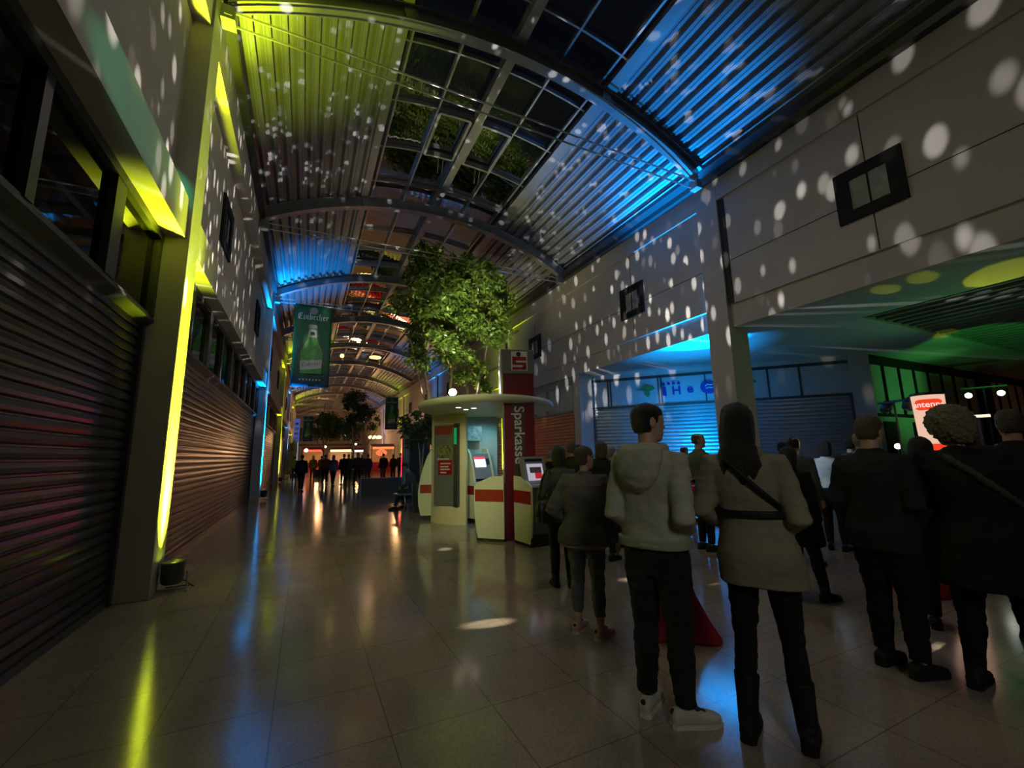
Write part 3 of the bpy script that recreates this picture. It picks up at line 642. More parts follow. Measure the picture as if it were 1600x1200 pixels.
def crown(cx, cy, cz, rx, ry, rz, n, seed, rr=(.35, .6), low=0):
    rnd = random.Random(seed); out = []
    while len(out) < n:
        d = Vector((rnd.uniform(-1, 1), rnd.uniform(-1, 1), rnd.uniform(-1, 1)))
        if .25 < d.length < 1: out.append(((cx + d.x * rx, cy + d.y * ry, cz + d.z * rz), rnd.uniform(*rr)))
    return out
def limbs(stems, o):
    m = MB(); o = Vector(o)
    for pts, r0, r1 in stems:
        k = len(pts); m.tube([Vector(p) - o for p in pts], [r0 + (r1 - r0) * i / (k - 1) for i in range(k)], 8)
    return m
o = (4.3, 13.9, 0)
t = thing('indoor_tree', 'big leafy green tree rising to the roof behind the kiosk', 'tree', o)
cl = crown(4.6, 13.5, 6.7, 1.85, 1.5, 1.8, 50, 3) + crown(3.4, 13.4, 7.1, 1.25, 1.2, 1.35, 22, 5) + crown(3.6, 13.2, 5.0, .9, .9, .6, 14, 6, (.25, .45)) + crown(4.6, 13.2, 4.5, .7, .8, .5, 8, 8, (.22, .4)) + crown(5.5, 13.4, 3.9, .35, .4, .3, 4, 9, (.2, .32)) + crown(4.9, 13.3, 7.9, 1.1, 1.1, .6, 12, 12, (.3, .5)) + crown(3.5, 13.2, 8.3, .5, .6, .4, 6, 13, (.25, .4))
leaf_cloud(cl, 17000, .185, 11, o).build('foliage', M['leaf'], t)
limbs([([(4.0, 13.8, .5), (3.7, 13.5, 2.4), (3.35, 13.4, 4.2), (3.6, 13.4, 6.2), (3.7, 13.4, 8)], .07, .02), ([(4.3, 13.9, .5), (4.2, 13.6, 2.4), (4.3, 13.5, 4.4), (4.6, 13.6, 6.5), (4.9, 13.5, 8)], .08, .02), ([(4.6, 13.8, .5), (4.6, 13.5, 2.2), (5.1, 13.2, 3.6), (5.6, 13.3, 5.6), (5.7, 13.3, 7)], .06, .015), ([(4.1, 13.7, .5), (3.75, 13.3, 2.2), (3.2, 13.0, 3.4), (2.8, 13.1, 5.2)], .05, .015), ([(4.3, 13.5, 4.4), (3.7, 13.2, 5.4), (3.1, 13.2, 6.6)], .035, .012), ([(4.5, 13.3, 2.2), (4.8, 13.3, 3.6), (4.5, 13.3, 5.2)], .04, .012)], o).build('trunk', M['bark'], t, smooth=True)
t = thing('tree_planter', 'round raised planter with warm-lit mulch at the foot of the big tree', 'planter', (4.3, 13.9, 0))
m = MB(); m.lathe([(1.08, 0), (1.08, .55), (1.0, .55), (1.0, .45)], n=40, cap=False); m.build('planter_wall', M['pillar'], t)
m = MB(); m.lathe([(1.01, .47), (.5, .5), (.01, .52)], n=40, cap=False); m.build('mulch', M['mulch'], t)
for px, py in ((3.7, 13.2), (4.7, 13.0), (5.1, 13.6)):
    light('SPOT', (px, py, .62), 300, (1, .88, .45), (px * .5 + 2.6, 13.3, 6), .04, 75, .8, 'tree_uplight')
t = thing('potted_shrub', 'dark leafy shrub in a tall pot just left of the kiosk', 'plant', (2.95, 12.0, 0))
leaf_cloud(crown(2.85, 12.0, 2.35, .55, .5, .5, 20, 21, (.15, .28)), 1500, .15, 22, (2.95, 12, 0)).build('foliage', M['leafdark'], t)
limbs([([(2.95, 12, .75), (2.9, 12, 1.6), (2.75, 12, 2.4)], .03, .01), ([(2.95, 12, .75), (3.0, 12, 1.7), (3.1, 12, 2.5)], .03, .01)], (2.95, 12, 0)).build('stem', M['bark'], t, smooth=True)
m = MB(); m.lathe([(.0, 0), (.2, 0), (.27, .78), (.24, .78), (.22, .72), (0, .72)], n=20, cap=False); m.build('pot', M['darksteel'], t, smooth=True)
def far_tree(label, x, y, cl, n, seed):
    o = (x, y, 0); t = thing('indoor_tree', label, 'tree', o)
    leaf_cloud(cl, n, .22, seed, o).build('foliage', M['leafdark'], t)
    limbs([([(x, y, 0), (x + .1, y, 2), (x - .1, y, 4), (x, y, 6)], .1, .03), ([(x + .05, y, 2), (x - .9, y, 3.6), (x - 1.4, y, 4.4)], .05, .02), ([(x + .05, y, 2.5), (x + .9, y, 4.0), (x + 1.2, y, 5)], .05, .02)], o).build('trunk', M['bark'], t, smooth=True)
    m = MB(); m.lathe([(0, 0), (.5, 0), (.6, .6), (.52, .6), (.5, .52), (0, .52)], (0, 0, 0), 20, cap=False); m.build('pot', M['darksteel'], t)
far_tree('dark tree silhouette in the middle of the hall beyond the crowd', 3.1, 33.5, crown(3.3, 33.5, 5.6, 1.0, 1.0, .6, 12, 31, (.35, .6)) + crown(3.9, 33.5, 4.9, 1.3, .9, .8, 12, 35, (.3, .5)) + crown(2.0, 33.5, 4.0, 1.3, 1, .8, 16, 32, (.4, .6)), 4200, 33)
far_tree('lower dark tree left of the tall tree, over the walking people', 1.3, 38.5, crown(1.4, 38.5, 4.1, 1.3, 1, .9, 14, 41, (.4, .65)) + crown(2.9, 38.5, 3.6, 1.0, 1, .6, 8, 42, (.35, .5)), 2600, 43)
far_tree('thin-crowned dark tree on the right before the stalls', 4.9, 40.5, crown(4.6, 40.5, 5.0, 1.4, 1, 1.1, 14, 51, (.3, .5)), 1700, 53)
# ------------------------------------------------------------------ red covered bar tables and drinks
def bar_table(label, x, y, rz):
    t = thing('bar_table', label, 'table', (x, y, 0), rz, 'bar tables under red stretch covers')
    m = MB(); n = 48; rr = []
    for z, r, lob in ((.0, .40, 1), (.03, .40, 1), (.12, .33, .9), (.3, .22, .6), (.55, .13, .3), (.75, .11, .1), (.9, .16, 0), (1.02, .29, 0), (1.07, .345, 0), (1.1, .35, 0), (1.105, .33, 0), (1.105, .01, 0)):
        rr.append([((r * (1 - lob * .28 + lob * .34 * abs(math.cos(2 * a)) ** 3)) * math.cos(a), (r * (1 - lob * .28 + lob * .34 * abs(math.cos(2 * a)) ** 3)) * math.sin(a), z) for a in [2 * PI * j / n for j in range(n)]])
    m.rings(rr); m.build('stretch_cover', M['redcloth'], t, smooth=True)
bar_table('red-covered bar table behind the man in the pale hoodie', 2.94, 2.96, R(8))
bar_table('red-covered bar table between the two dark figures on the right', 6.1, 2.44, R(30))
t = thing('drink_cup', 'clear cup of red drink standing on the red bar table', 'cup', (3.06, 2.74, 1.105))
m = MB(); m.lathe([(.0, .002), (.030, .002), (.042, .10)], n=20, cap=False); m.lathe([(.042, .10), (.0, .10)], n=20, cap=False); m.build('drink', mat('red_drink', (.35, .0, .03), .15, emit=(.25, 0, .02), es=.12), t, smooth=True)
m = MB(); m.lathe([(.0, .0), (.033, .0), (.049, .15), (.047, .15), (.044, .1)], n=20, cap=False); m.build('cup_wall', glassmat('clear_cup', (.95, .8, .9), .05), t, smooth=True)
m = MB(); m.tube([(-.01, 0, .03), (-.03, .01, .22)], .004, 6); m.tube([(.01, 0.01, .03), (.0, .03, .2)], .004, 6); m.build('straw', M['white'], t)
# ------------------------------------------------------------------ stage side under the gallery
t = thing('illuminated_column', 'glowing white tapered advertising column with red oval lettering', 'sign', (10.55, 3.75, 0))
WH = emis('glowing_white_fabric', (1.0, .62, .45), .85); RO = emis('glowing_red_print', (1.0, .06, .02), .9)
m = MB(); m.lathe([(.0, .05), (.19, .05), (.20, 1.2), (.235, 2.45), (.0, 2.45)], n=32, cap=False); m.build('fabric_body', WH, t, smooth=True)
m = MB(); m.lathe([(.0, 2.45), (.25, 2.45), (.24, 2.50), (.0, 2.52)], n=32, cap=False); m.build('top_cap', M['black'], t, smooth=True)
m = MB(); m.lathe([(0, 0), (.26, 0), (.26, .05), (0, .05)], n=32, cap=False); m.build('base', M['black'], t)
def wrap_oval(z, w, h, r):
    m = MB(); n = 24; a0 = math.atan2(-3.75, -10.55); rr = []
    for i in range(n + 1):
        u = -1 + 2 * i / n; hh = h * (1 - abs(u) ** 6) ** .5 if abs(u) < 1 else .001; th = a0 + u * w
        rr.append([(r * math.cos(th), r * math.sin(th), z - hh), (r * math.cos(th), r * math.sin(th), z + hh)])
    for i in range(n): m.add(rr[i] + rr[i + 1], [(0, 2, 3, 1)])
    return m
wrap_oval(2.27, .95, .10, .236).build('oval_plate', RO, t); wrap_oval(1.45, .85, .10, .216).build('oval_plate', RO, t)
me = text_poly('antenne', .145, 0.0, .002); a0 = math.atan2(-3.75, -10.55)
for v in me.vertices:
    th = a0 + v.co.x / .242; v.co = Vector((.243 * math.cos(th), .243 * math.sin(th), 2.27 + v.co.y))
me.materials.append(emis('glowing_white_print', (1, .8, .7), 1.0)); lo = bpy.data.objects.new('lettering', me); COL.objects.link(lo); lo.parent = t
def spot_stand(label, x, y, z, aim, lens, rz=0):
    t = thing('lighting_stand', label, 'stage light', (x, y, 0), rz)
    m = MB(); m.tube([(0, 0, .5), (0, 0, z)], .018, 8); m.build('pole', M['black'], t)
    for k in range(3):
        m = MB(); m.tube([(0, 0, .75), (.45 * math.cos(k * 2.1), .45 * math.sin(k * 2.1), .01)], .013, 6); m.build('leg', M['black'], t)
    m = MB(); m.box(-.4, .4, -.02, .02, z, z + .04); m.build('crossbar', M['black'], t)
    for sx in (-.28, .28):
        m = MB(); m.lathe([(0, 0), (.08, .0), (.1, .08), (.09, .22), (0, .22)], n=14, cap=False); mm = Matrix.Translation((sx, 0, z - .16)) @ Matrix.Rotation(R(aim), 4, 'X'); m.v = [tuple(mm @ Vector(v)) for v in m.v]; h = m.build('lamp_head', M['black'], t, smooth=True)
        if lens:
            m = MB(); m.lathe([(0, -.004), (.07, -.004)], n=14, cap=False); m.v = [tuple(mm @ Vector(v)) for v in m.v]; m.build('lens', lens, h)
spot_stand('black tripod lighting stand left of the glowing column', 10.75, 4.35, 2.4, 35, None, R(60))
spot_stand('black lighting stand with two bright lamps deep under the gallery', 15.5, 4.4, 2.95, 70, emis('bright_cool_lens', (.9, 1, .85), 8), R(106))
t = thing('dj_desk', 'dark stage desk under the gallery behind the crowd', 'table', (13.0, 3.9, 0), R(70))
m = MB(); m.box(-1.2, 1.2, -.35, .35, .95, 1.05); m.build('desk_top', M['black'], t); m = MB(); m.box(-1.15, 1.15, -.32, .3, 0, .95); m.build('front_cloth', M['frame'], t)
t = thing('work_lamp', 'small bright white lamp low beside the glowing column', 'lamp', (11.6, 4.75, 0))
m = MB(); m.tube([(0, 0, .02), (0, 0, 1.45)], .012, 6); m.lathe([(0, 0), (.15, 0), (.14, .03), (0, .03)], n=14, cap=False); m.build('post', M['black'], t); m = MB(); m.ball((0, 0, 1.52), .06, 12, 8); m.build('bulb', emis('cool_bulb', (.85, 1, .9), 9), t, smooth=True)
t = thing('strip_lamp', 'flat glowing strip lamp beyond the curly-haired person', 'lamp', (13.5, 4.0, 0))
m = MB(); m.box(-.02, .02, -.02, .02, 0, 2.2); m.build('post', M['black'], t); m = MB(); m.box(-.05, .05, -.18, .18, 2.12, 2.18); m.build('tube_lamp', emis('warm_strip', (1, .95, .7), 1.0), t)
# ------------------------------------------------------------------ hall furniture and far end
t = thing('advertising_stand', 'dark upright display booth with a pale side post left of the kiosk', 'display', (3.7, 16.0, 0))
m = MB(); m.box(-.18, .55, 0, .3, .25, 2.62); m.build('dark_panel', M['black'], t); m = MB(); m.box(-.42, -.22, -.02, .3, .2, 2.6); m.build('side_post', mat('pale_green_post', (.3, .34, .3), .4), t)
m = MB(); m.box(-.45, .6, -.05, .35, 2.62, 2.72); m.build('top_rail', M['midgrey'], t); m = MB(); m.box(-.45, .6, -.1, .4, 0, .2); m.build('foot', M['black'], t)
t = thing('hall_bench', 'metal mesh bench with hoop legs left of the kiosk', 'bench', (3.0, 12.75, 0), R(12))
m = MB(); m.box(-.62, .62, -.22, .25, .42, .46); m.build('seat', mat('pale_blue_metal', (.28, .34, .36), .35, .5), t, bevel=.01)
for x in (-.45, .45):
    m = MB(); m.tube([(x, -.2, .42), (x, -.25, .2), (x, -.2, .02), (x, .2, .02), (x, .25, .2), (x, .2, .42)], .02, 8); m.build('leg', M['chrome'], t, smooth=True)
t = thing('fabric_counter', 'long grey block counter with a fringed skirt on the hall floor', 'counter', (2.95, 18.3, 0), R(-4))
m = MB(); m.box(-.85, .95, -.3, .4, .22, .66); m.build('body', M['fabricgrey'], t, bevel=.015); m = MB()
for i in range(18): m.box(-.84 + i * .1, -.76 + i * .1, -.29, -.27, 0.0, .24)
m.box(-.8, .9, -.2, .35, 0, .2); m.build('skirt', M['greypanel'], t); m = MB(); m.box(-.9, -.85, -.3, .4, .0, .67); m.build('end_panel', mat('pale_blue_panel_end', (.25, .32, .5), .5), t)
t = thing('light_pole', 'glowing red light pole with a yellow star top', 'lamp', (4.9, 24.2, 0))
m = MB(); m.tube([(0, 0, .08), (0, 0, 2.6)], .07, 10); m.build('red_tube', emis('red_tube_light', (1, .02, .05), 3.2), t); m = MB(); m.tube([(0, 0, 2.6), (0, 0, 3.2)], .06, 10); m.build('yellow_tube', emis('yellow_tube_light', (1, .7, .1), 1.2), t)
m = MB(); m.lathe([(0, 0), (.25, 0), (.25, .08), (0, .08)], n=16, cap=False); m.build('foot', M['black'], t)
m = MB()
for k in range(5): a = k * 2 * PI / 5; m.tube([(0, 0, 3.3), (.36 * math.cos(a), .1 * math.sin(a), 3.3 + .34 * math.sin(a))], [.09, .01], 6)
m.build('star', emis('yellow_star_light', (.8, .75, .05), 1.0), t)
light('POINT', (4.75, 23.6, 1.2), 30, (1, .03, .06), size=.1, name='pole_glow')
t = thing('feather_flag', 'pale curved feather flag on the left before the crowd', 'flag', (-1.0, 36.5, 0))
m = MB(); m.prism([(-.35, .35), (.25, .35), (.45, 2.0), (.42, 2.75), (.25, 2.9), (-.05, 2.55), (-.28, 1.6)], (0, 0, 0), (1, 0, 0), (0, 0, 1), .01); m.build('flag_cloth', mat('pale_flag', (.35, .33, .28), .7, var=.5, vscale=3), t); m = MB(); m.tube([(-.38, .02, 0), (-.32, .02, 1.6), (-.08, .02, 2.6), (.25, .02, 2.94), (.45, .02, 2.8)], .025, 6); m.lathe([(0, 0), (.25, 0), (.25, .04), (0, .04)], (-.3, 0, 0), 12, cap=False); m.build('pole', M['black'], t)
t = thing('tall_banner', 'narrow blue and white vertical banner on the left wall', 'banner', (-.75, 41.0, 0))
m = MB(); m.box(-.2, .2, -.02, .02, .3, 2.9); m.build('white_panel', emis('emissive_white', (.55, .65, .8), .35), t); m = MB(); m.box(-.22, .22, -.02, .02, 2.9, 4.9); m.build('blue_panel', emis('emissive_blue', (.1, .15, .6), .5), t); m = MB(); m.box(-.3, .3, -.2, .2, 0, .3); m.build('foot', M['black'], t)  # both panels give off their own colour
for i in range(4): BX(-.14, .12, -.03, -.02, 3.1 + i * .42, 3.3 + i * .42).build('print', M['white'], t)
def stall(label, x, y, w, col, fascia_col, es, rz=0):
    t = thing('market_stall', label, 'stall', (x, y, 0), rz)
    m = MB(); m.box(-w / 2, w / 2, -.4, .4, 0, 1.0); m.build('counter', M['redcloth'], t)
    m = MB(); m.box(-w / 2, w / 2, 1.0, 1.1, 0, 2.6); m.build('back_wall', mat('glowing_stall_wall', (.5, .3, .15), .6, emit=col, es=es * .12), t)  # warm lamplight on the back wall put in as emission
    m = MB(); m.prism([(-.5, 2.3), (1.2, 2.3), (1.2, 2.6), (.4, 2.9), (-.5, 2.6)], (-w / 2, 0, 0), (0, 1, 0), (0, 0, 1), w); m.build('awning', M['darkred'], t)
    m = MB(); m.box(-w / 2 + .1, w / 2 - .1, -.54, -.5, 2.3, 2.58); m.build('lit_fascia', emis('stall_fascia_%d' % int(x * 10), fascia_col, es * 1.6), t)
    for sx in (-w / 2 + .05, w / 2 - .05): m = MB(); m.tube([(sx, -.42, 0), (sx, -.42, 2.4)], .04, 6); m.build('post', M['darksteel'], t)
stall('warm-lit stall with a red lit fascia at the far left', 1.0, 60.0, 2.6, (1, .45, .15), (1, .12, .06), .8)
stall('stall with a pale yellow lit fascia at the far end', 4.3, 62.0, 2.8, (1, .7, .35), (1, .9, .45), 1.1)
stall('orange-lit stall at the far right below the chandelier', 7.4, 47.0, 2.4, (1, .4, .12), (1, .25, .08), .8)
stall('stall with white lamps behind the middle of the crowd', 6.6, 66.0, 2.2, (1, .85, .6), (.8, .9, .8), 1.0)
t = thing('round_sign', 'glowing orange oval sign on the far right stall', 'sign', (7.1, 45.8, 0)); m = MB(); m.ball((0, 0, 1.95), .55, 20, 10, (1, .25, .62)); m.build('sign_body', emis('orange_sign', (1, .22, .08), 1.1), t, smooth=True); m = MB(); m.tube([(0, 0, .03), (0, 0, 1.7)], .05, 8); m.lathe([(0, 0), (.3, 0), (.3, .04), (0, .04)], n=14, cap=False); m.build('post', M['black'], t); m = MB(); m.tube([(-.15, -.15, 1.8), (0, -.16, 2.15), (.15, -.15, 1.8)], .04, 6); m.build('emblem', M['white'], t)
t = thing('chandelier', 'ring of yellow globes hanging over the far right stall', 'lamp', (6.3, 45.0, 3.5))
gl = emis('yellow_globe', (1, .85, .3), 3)
for k in range(7): m = MB(); m.ball((.5 * math.cos(k * .9), .5 * math.sin(k * .9), 0), .16, 10, 7); m.build('globe', gl, t, smooth=True)
m = MB(); m.tube([(.5 * math.cos(k * .3), .5 * math.sin(k * .3), 0) for k in range(22)], .02, 5); m.tube([(0, 0, .3), (0, 0, 5.6)], .012, 5)
for k in range(3): m.tube([(0, 0, .3), (.5 * math.cos(k * 2.1), .5 * math.sin(k * 2.1), 0)], .012, 5)
m.build('ring', M['steel'], t)
bulbm = emis('white_globe', (1, .93, .7), 4)
for i, (x, y, z, lb) in enumerate([(3.6, 45, 3.75, 'bright white hanging lamp under the far trees'), (2.0, 52, 2.75, 'white hanging lamp above the far left stall'), (5.8, 58, 3.2, 'small white hanging lamp between the far trees'), (.1, 50, 2.35, 'pinkish hanging lamp behind the leftmost walking person'), (4.6, 40, 4.7, 'faint hanging lamp in the crown of the far tree'), (1.7, 27, 7.6, 'small yellow lamp high under the roof right of the big banner')]):
    t = thing('hanging_lamp', lb, 'lamp', (x, y, z)); m = MB(); m.ball((0, 0, 0), [.17, .13, .13, .2, .1, .12][i], 12, 8); m.build('globe', [bulbm, bulbm, bulbm, emis('pink_globe', (1, .5, .4), 4), bulbm, emis('amber_globe', (1, .75, .2), 4)][i], t, smooth=True)
    m = MB(); m.tube([(0, 0, .1), (0, 0, 9.2 - z)], .008, 5); m.build('cord', M['black'], t)
t = thing('ring_lamp', 'glowing oval ring lamp high under the roof left of the big tree', 'lamp', (3.5, 26.0, 7.4)); m = MB(); m.lathe([(.14, 0), (.34, 0), (.34, .06), (.14, .06)], n=24, cap=False); m.build('lit_ring', emis('amber_ring', (1, .75, .2), 2.5), t)
m = MB(); m.tube([(.3, 0, .05), (.0, 0, 1.6)], .008, 5); m.tube([(-.3, 0, .05), (0, 0, 1.6)], .008, 5); m.build('cord', M['black'], t)
for i, (x, y, z, P) in enumerate([(1.5, 47, 4.0, 250), (5.8, 55, 4.0, 320), (2.5, 66, 4.2, 450), (6.8, 36, 4.2, 110), (7.0, 46, 2.3, 60), (1.5, 58, 2.0, 90), (4.5, 60.5, 2.0, 120)]):
    light('POINT', (x, y, z), P, (1, .50, .22), size=.25, name='stall_glow')
# ================================================================== PEOPLE
def remesh(mb, vox, it=3, noise_amp=0.0, nfreq=(9, 9, 14), seed=0.0, smooth_f=.5):
    me = mb.mesh('tmp', []); ob = bpy.data.objects.new('tmp', me); COL.objects.link(ob)
    r = ob.modifiers.new('r', 'REMESH'); r.mode = 'VOXEL'; r.voxel_size = vox
    if it: s = ob.modifiers.new('s', 'SMOOTH'); s.factor = smooth_f; s.iterations = it
    dg = bpy.context.evaluated_depsgraph_get(); out = bpy.data.meshes.new_from_object(ob.evaluated_get(dg))
    bpy.data.objects.remove(ob); bpy.data.meshes.remove(me)
    if noise_amp:
        ns = [v.normal.copy() for v in out.vertices]; off = Vector((seed, seed * 1.7, seed * .3))
        for v, nn in zip(out.vertices, ns):
            p = Vector((v.co.x * nfreq[0], v.co.y * nfreq[1], v.co.z * nfreq[2])) + off
            v.co += nn * noise_amp * (noise.noise(p) + .5 * noise.noise(p * 2.1))
    out.polygons.foreach_set('use_smooth', [True] * len(out.polygons)); out.update()
    return out
def ell(c, a, b, n=20, e=2.4, rot=0.0):
    out = []
    for j in range(n):
        t = 2 * PI * j / n; ct, st = math.cos(t), math.sin(t)
        x = math.copysign(abs(ct) ** (2 / e), ct) * a; y = math.copysign(abs(st) ** (2 / e), st) * b
        out.append(Vector((c[0] + x * math.cos(rot) - y * math.sin(rot), c[1] + x * math.sin(rot) + y * math.cos(rot), c[2])))
    return out
def lerp_tab(tab, z):
    if z <= tab[0][0]: return tab[0][1:]
    for i in range(len(tab) - 1):
        if z <= tab[i + 1][0]:
            u = (z - tab[i][0]) / (tab[i + 1][0] - tab[i][0]); u = u * u * (3 - 2 * u) * .5 + u * .5
            return tuple(a + (b - a) * u for a, b in zip(tab[i][1:], tab[i + 1][1:]))
    return tab[-1][1:]
TORSO = {'m': [(.78, .10, .085, 0), (.86, .155, .108, -.004), (.93, .168, .116, -.008), (1.0, .160, .108, 0), (1.07, .152, .102, .003), (1.16, .156, .108, .005), (1.27, .172, .118, .004), (1.36, .182, .112, -.006), (1.42, .172, .094, -.012), (1.46, .125, .074, -.014), (1.49, .066, .058, -.012)],
         'f': [(.78, .10, .085, 0), (.86, .162, .112, -.006), (.93, .170, .118, -.012), (1.0, .150, .104, -.002), (1.08, .124, .090, .004), (1.16, .130, .098, .010), (1.26, .148, .118, .016), (1.35, .155, .104, 0), (1.41, .148, .086, -.010), (1.45, .105, .068, -.014), (1.48, .058, .052, -.010)]}
HEAD = [(-.004, .022, .058, .016), (.012, .042, .042, .042), (.04, .056, .022, .068), (.075, .064, .010, .084), (.11, .069, .004, .092), (.145, .073, 0, .097), (.175, .071, -.004, .094), (.20, .060, -.006, .080), (.218, .040, -.007, .054), (.226, .012, -.007, .016)]
HAIR = {'short': [(.045, .054, -.040, .048), (.08, .070, -.028, .074), (.12, .077, -.018, .090), (.16, .080, -.009, .101), (.19, .074, -.006, .095), (.216, .054, -.006, .070), (.234, .014, -.006, .020)],
        'crop': [(.07, .064, -.030, .066), (.12, .073, -.018, .086), (.16, .0755, -.007, .097), (.19, .069, -.007, .089), (.214, .046, -.007, .060), (.229, .012, -.007, .016)],
        'bob': [(-.03, .080, -.035, .070), (.03, .092, -.030, .082), (.09, .094, -.024, .092), (.15, .090, -.014, .103), (.19, .080, -.008, .097), (.222, .055, -.006, .070), (.24, .014, -.006, .02)],
        'long': [(-.25, .020, -.108, .014), (-.21, .05, -.104, .03), (-.14, .075, -.095, .045), (-.06, .088, -.078, .056), (.02, .093, -.052, .074), (.09, .092, -.030, .090), (.15, .089, -.014, .104), (.19, .080, -.008, .098), (.224, .056, -.006, .072), (.243, .014, -.006, .02)],
        'curly': [(.0, .06, -.05, .05), (.04, .100, -.038, .085), (.10, .122, -.022, .115), (.16, .125, -.012, .130), (.21, .110, -.010, .118), (.25, .075, -.008, .085), (.272, .02, -.008, .025)]}
MC = {}
def cloth(c, rough=.9):
    k = (c, rough)
    if k not in MC: MC[k] = mat('cloth_%d' % len(MC), c, rough, bump=.25, bscale=140, var=.12, vscale=5, spec=.25)
    return MC[k]
SKIN = mat('skin', (.42, .26, .19), .55, var=.08, vscale=8)
HAIRM = {'dark': mat('dark_hair', (.012, .009, .008), .5, bump=.8, bscale=90, stretch=(3, 3, .4)), 'grey': mat('grey_hair', (.20, .19, .17), .6, bump=.8, bscale=90), 'brown': mat('brown_hair', (.07, .045, .03), .55, bump=.8, bscale=90), 'olive': mat('dim_blond_hair', (.14, .12, .07), .6, bump=.9, bscale=60)}
def hand(m, w, d, nrm, side, s, curl=35):
    """five-fingered hand from wrist w pointing along d, palm facing nrm, thumb towards side"""
    w, d = Vector(w), Vector(d).normalized(); nrm = Vector(nrm); nrm = (nrm - d * nrm.dot(d)).normalized(); sd = d.cross(nrm)
    if sd.dot(Vector(side)) < 0: sd = -sd
    rr = []
    for a, hw, th in ((-.01, .026, .02), (.02, .032, .018), (.055, .042, .016), (.088, .041, .013), (.096, .034, .009)):
        c = w + d * a * s; rr.append([c + sd * math.cos(2 * PI * j / 12) * hw * s + nrm * math.sin(2 * PI * j / 12) * th * s for j in range(12)])
    m.rings(rr)
    for i, (o, L) in enumerate(((.032, .070), (.0115, .079), (-.010, .074), (-.030, .057))):
        p = w + d * .085 * s + sd * o * s; pts = [p]; a = R(curl * .4)
        for k, f in enumerate((.45, .32, .23)):
            p = p + (d * math.cos(a) + nrm * math.sin(a)) * L * f * s; pts.append(p); a += R(curl)
        m.tube(pts, [.0088 * s, .0085 * s, .0078 * s, .006 * s], 8)
    p = w + d * .03 * s + sd * .03 * s; m.tube([p, p + (d * .6 + sd * .7 + nrm * .3) * .035 * s, p + (d * .85 + sd * .75 + nrm * .5) * .062 * s, p + (d * 1.2 + sd * .72 + nrm * .7) * .075 * s], [.012 * s, .0105 * s, .009 * s, .006 * s], 8)
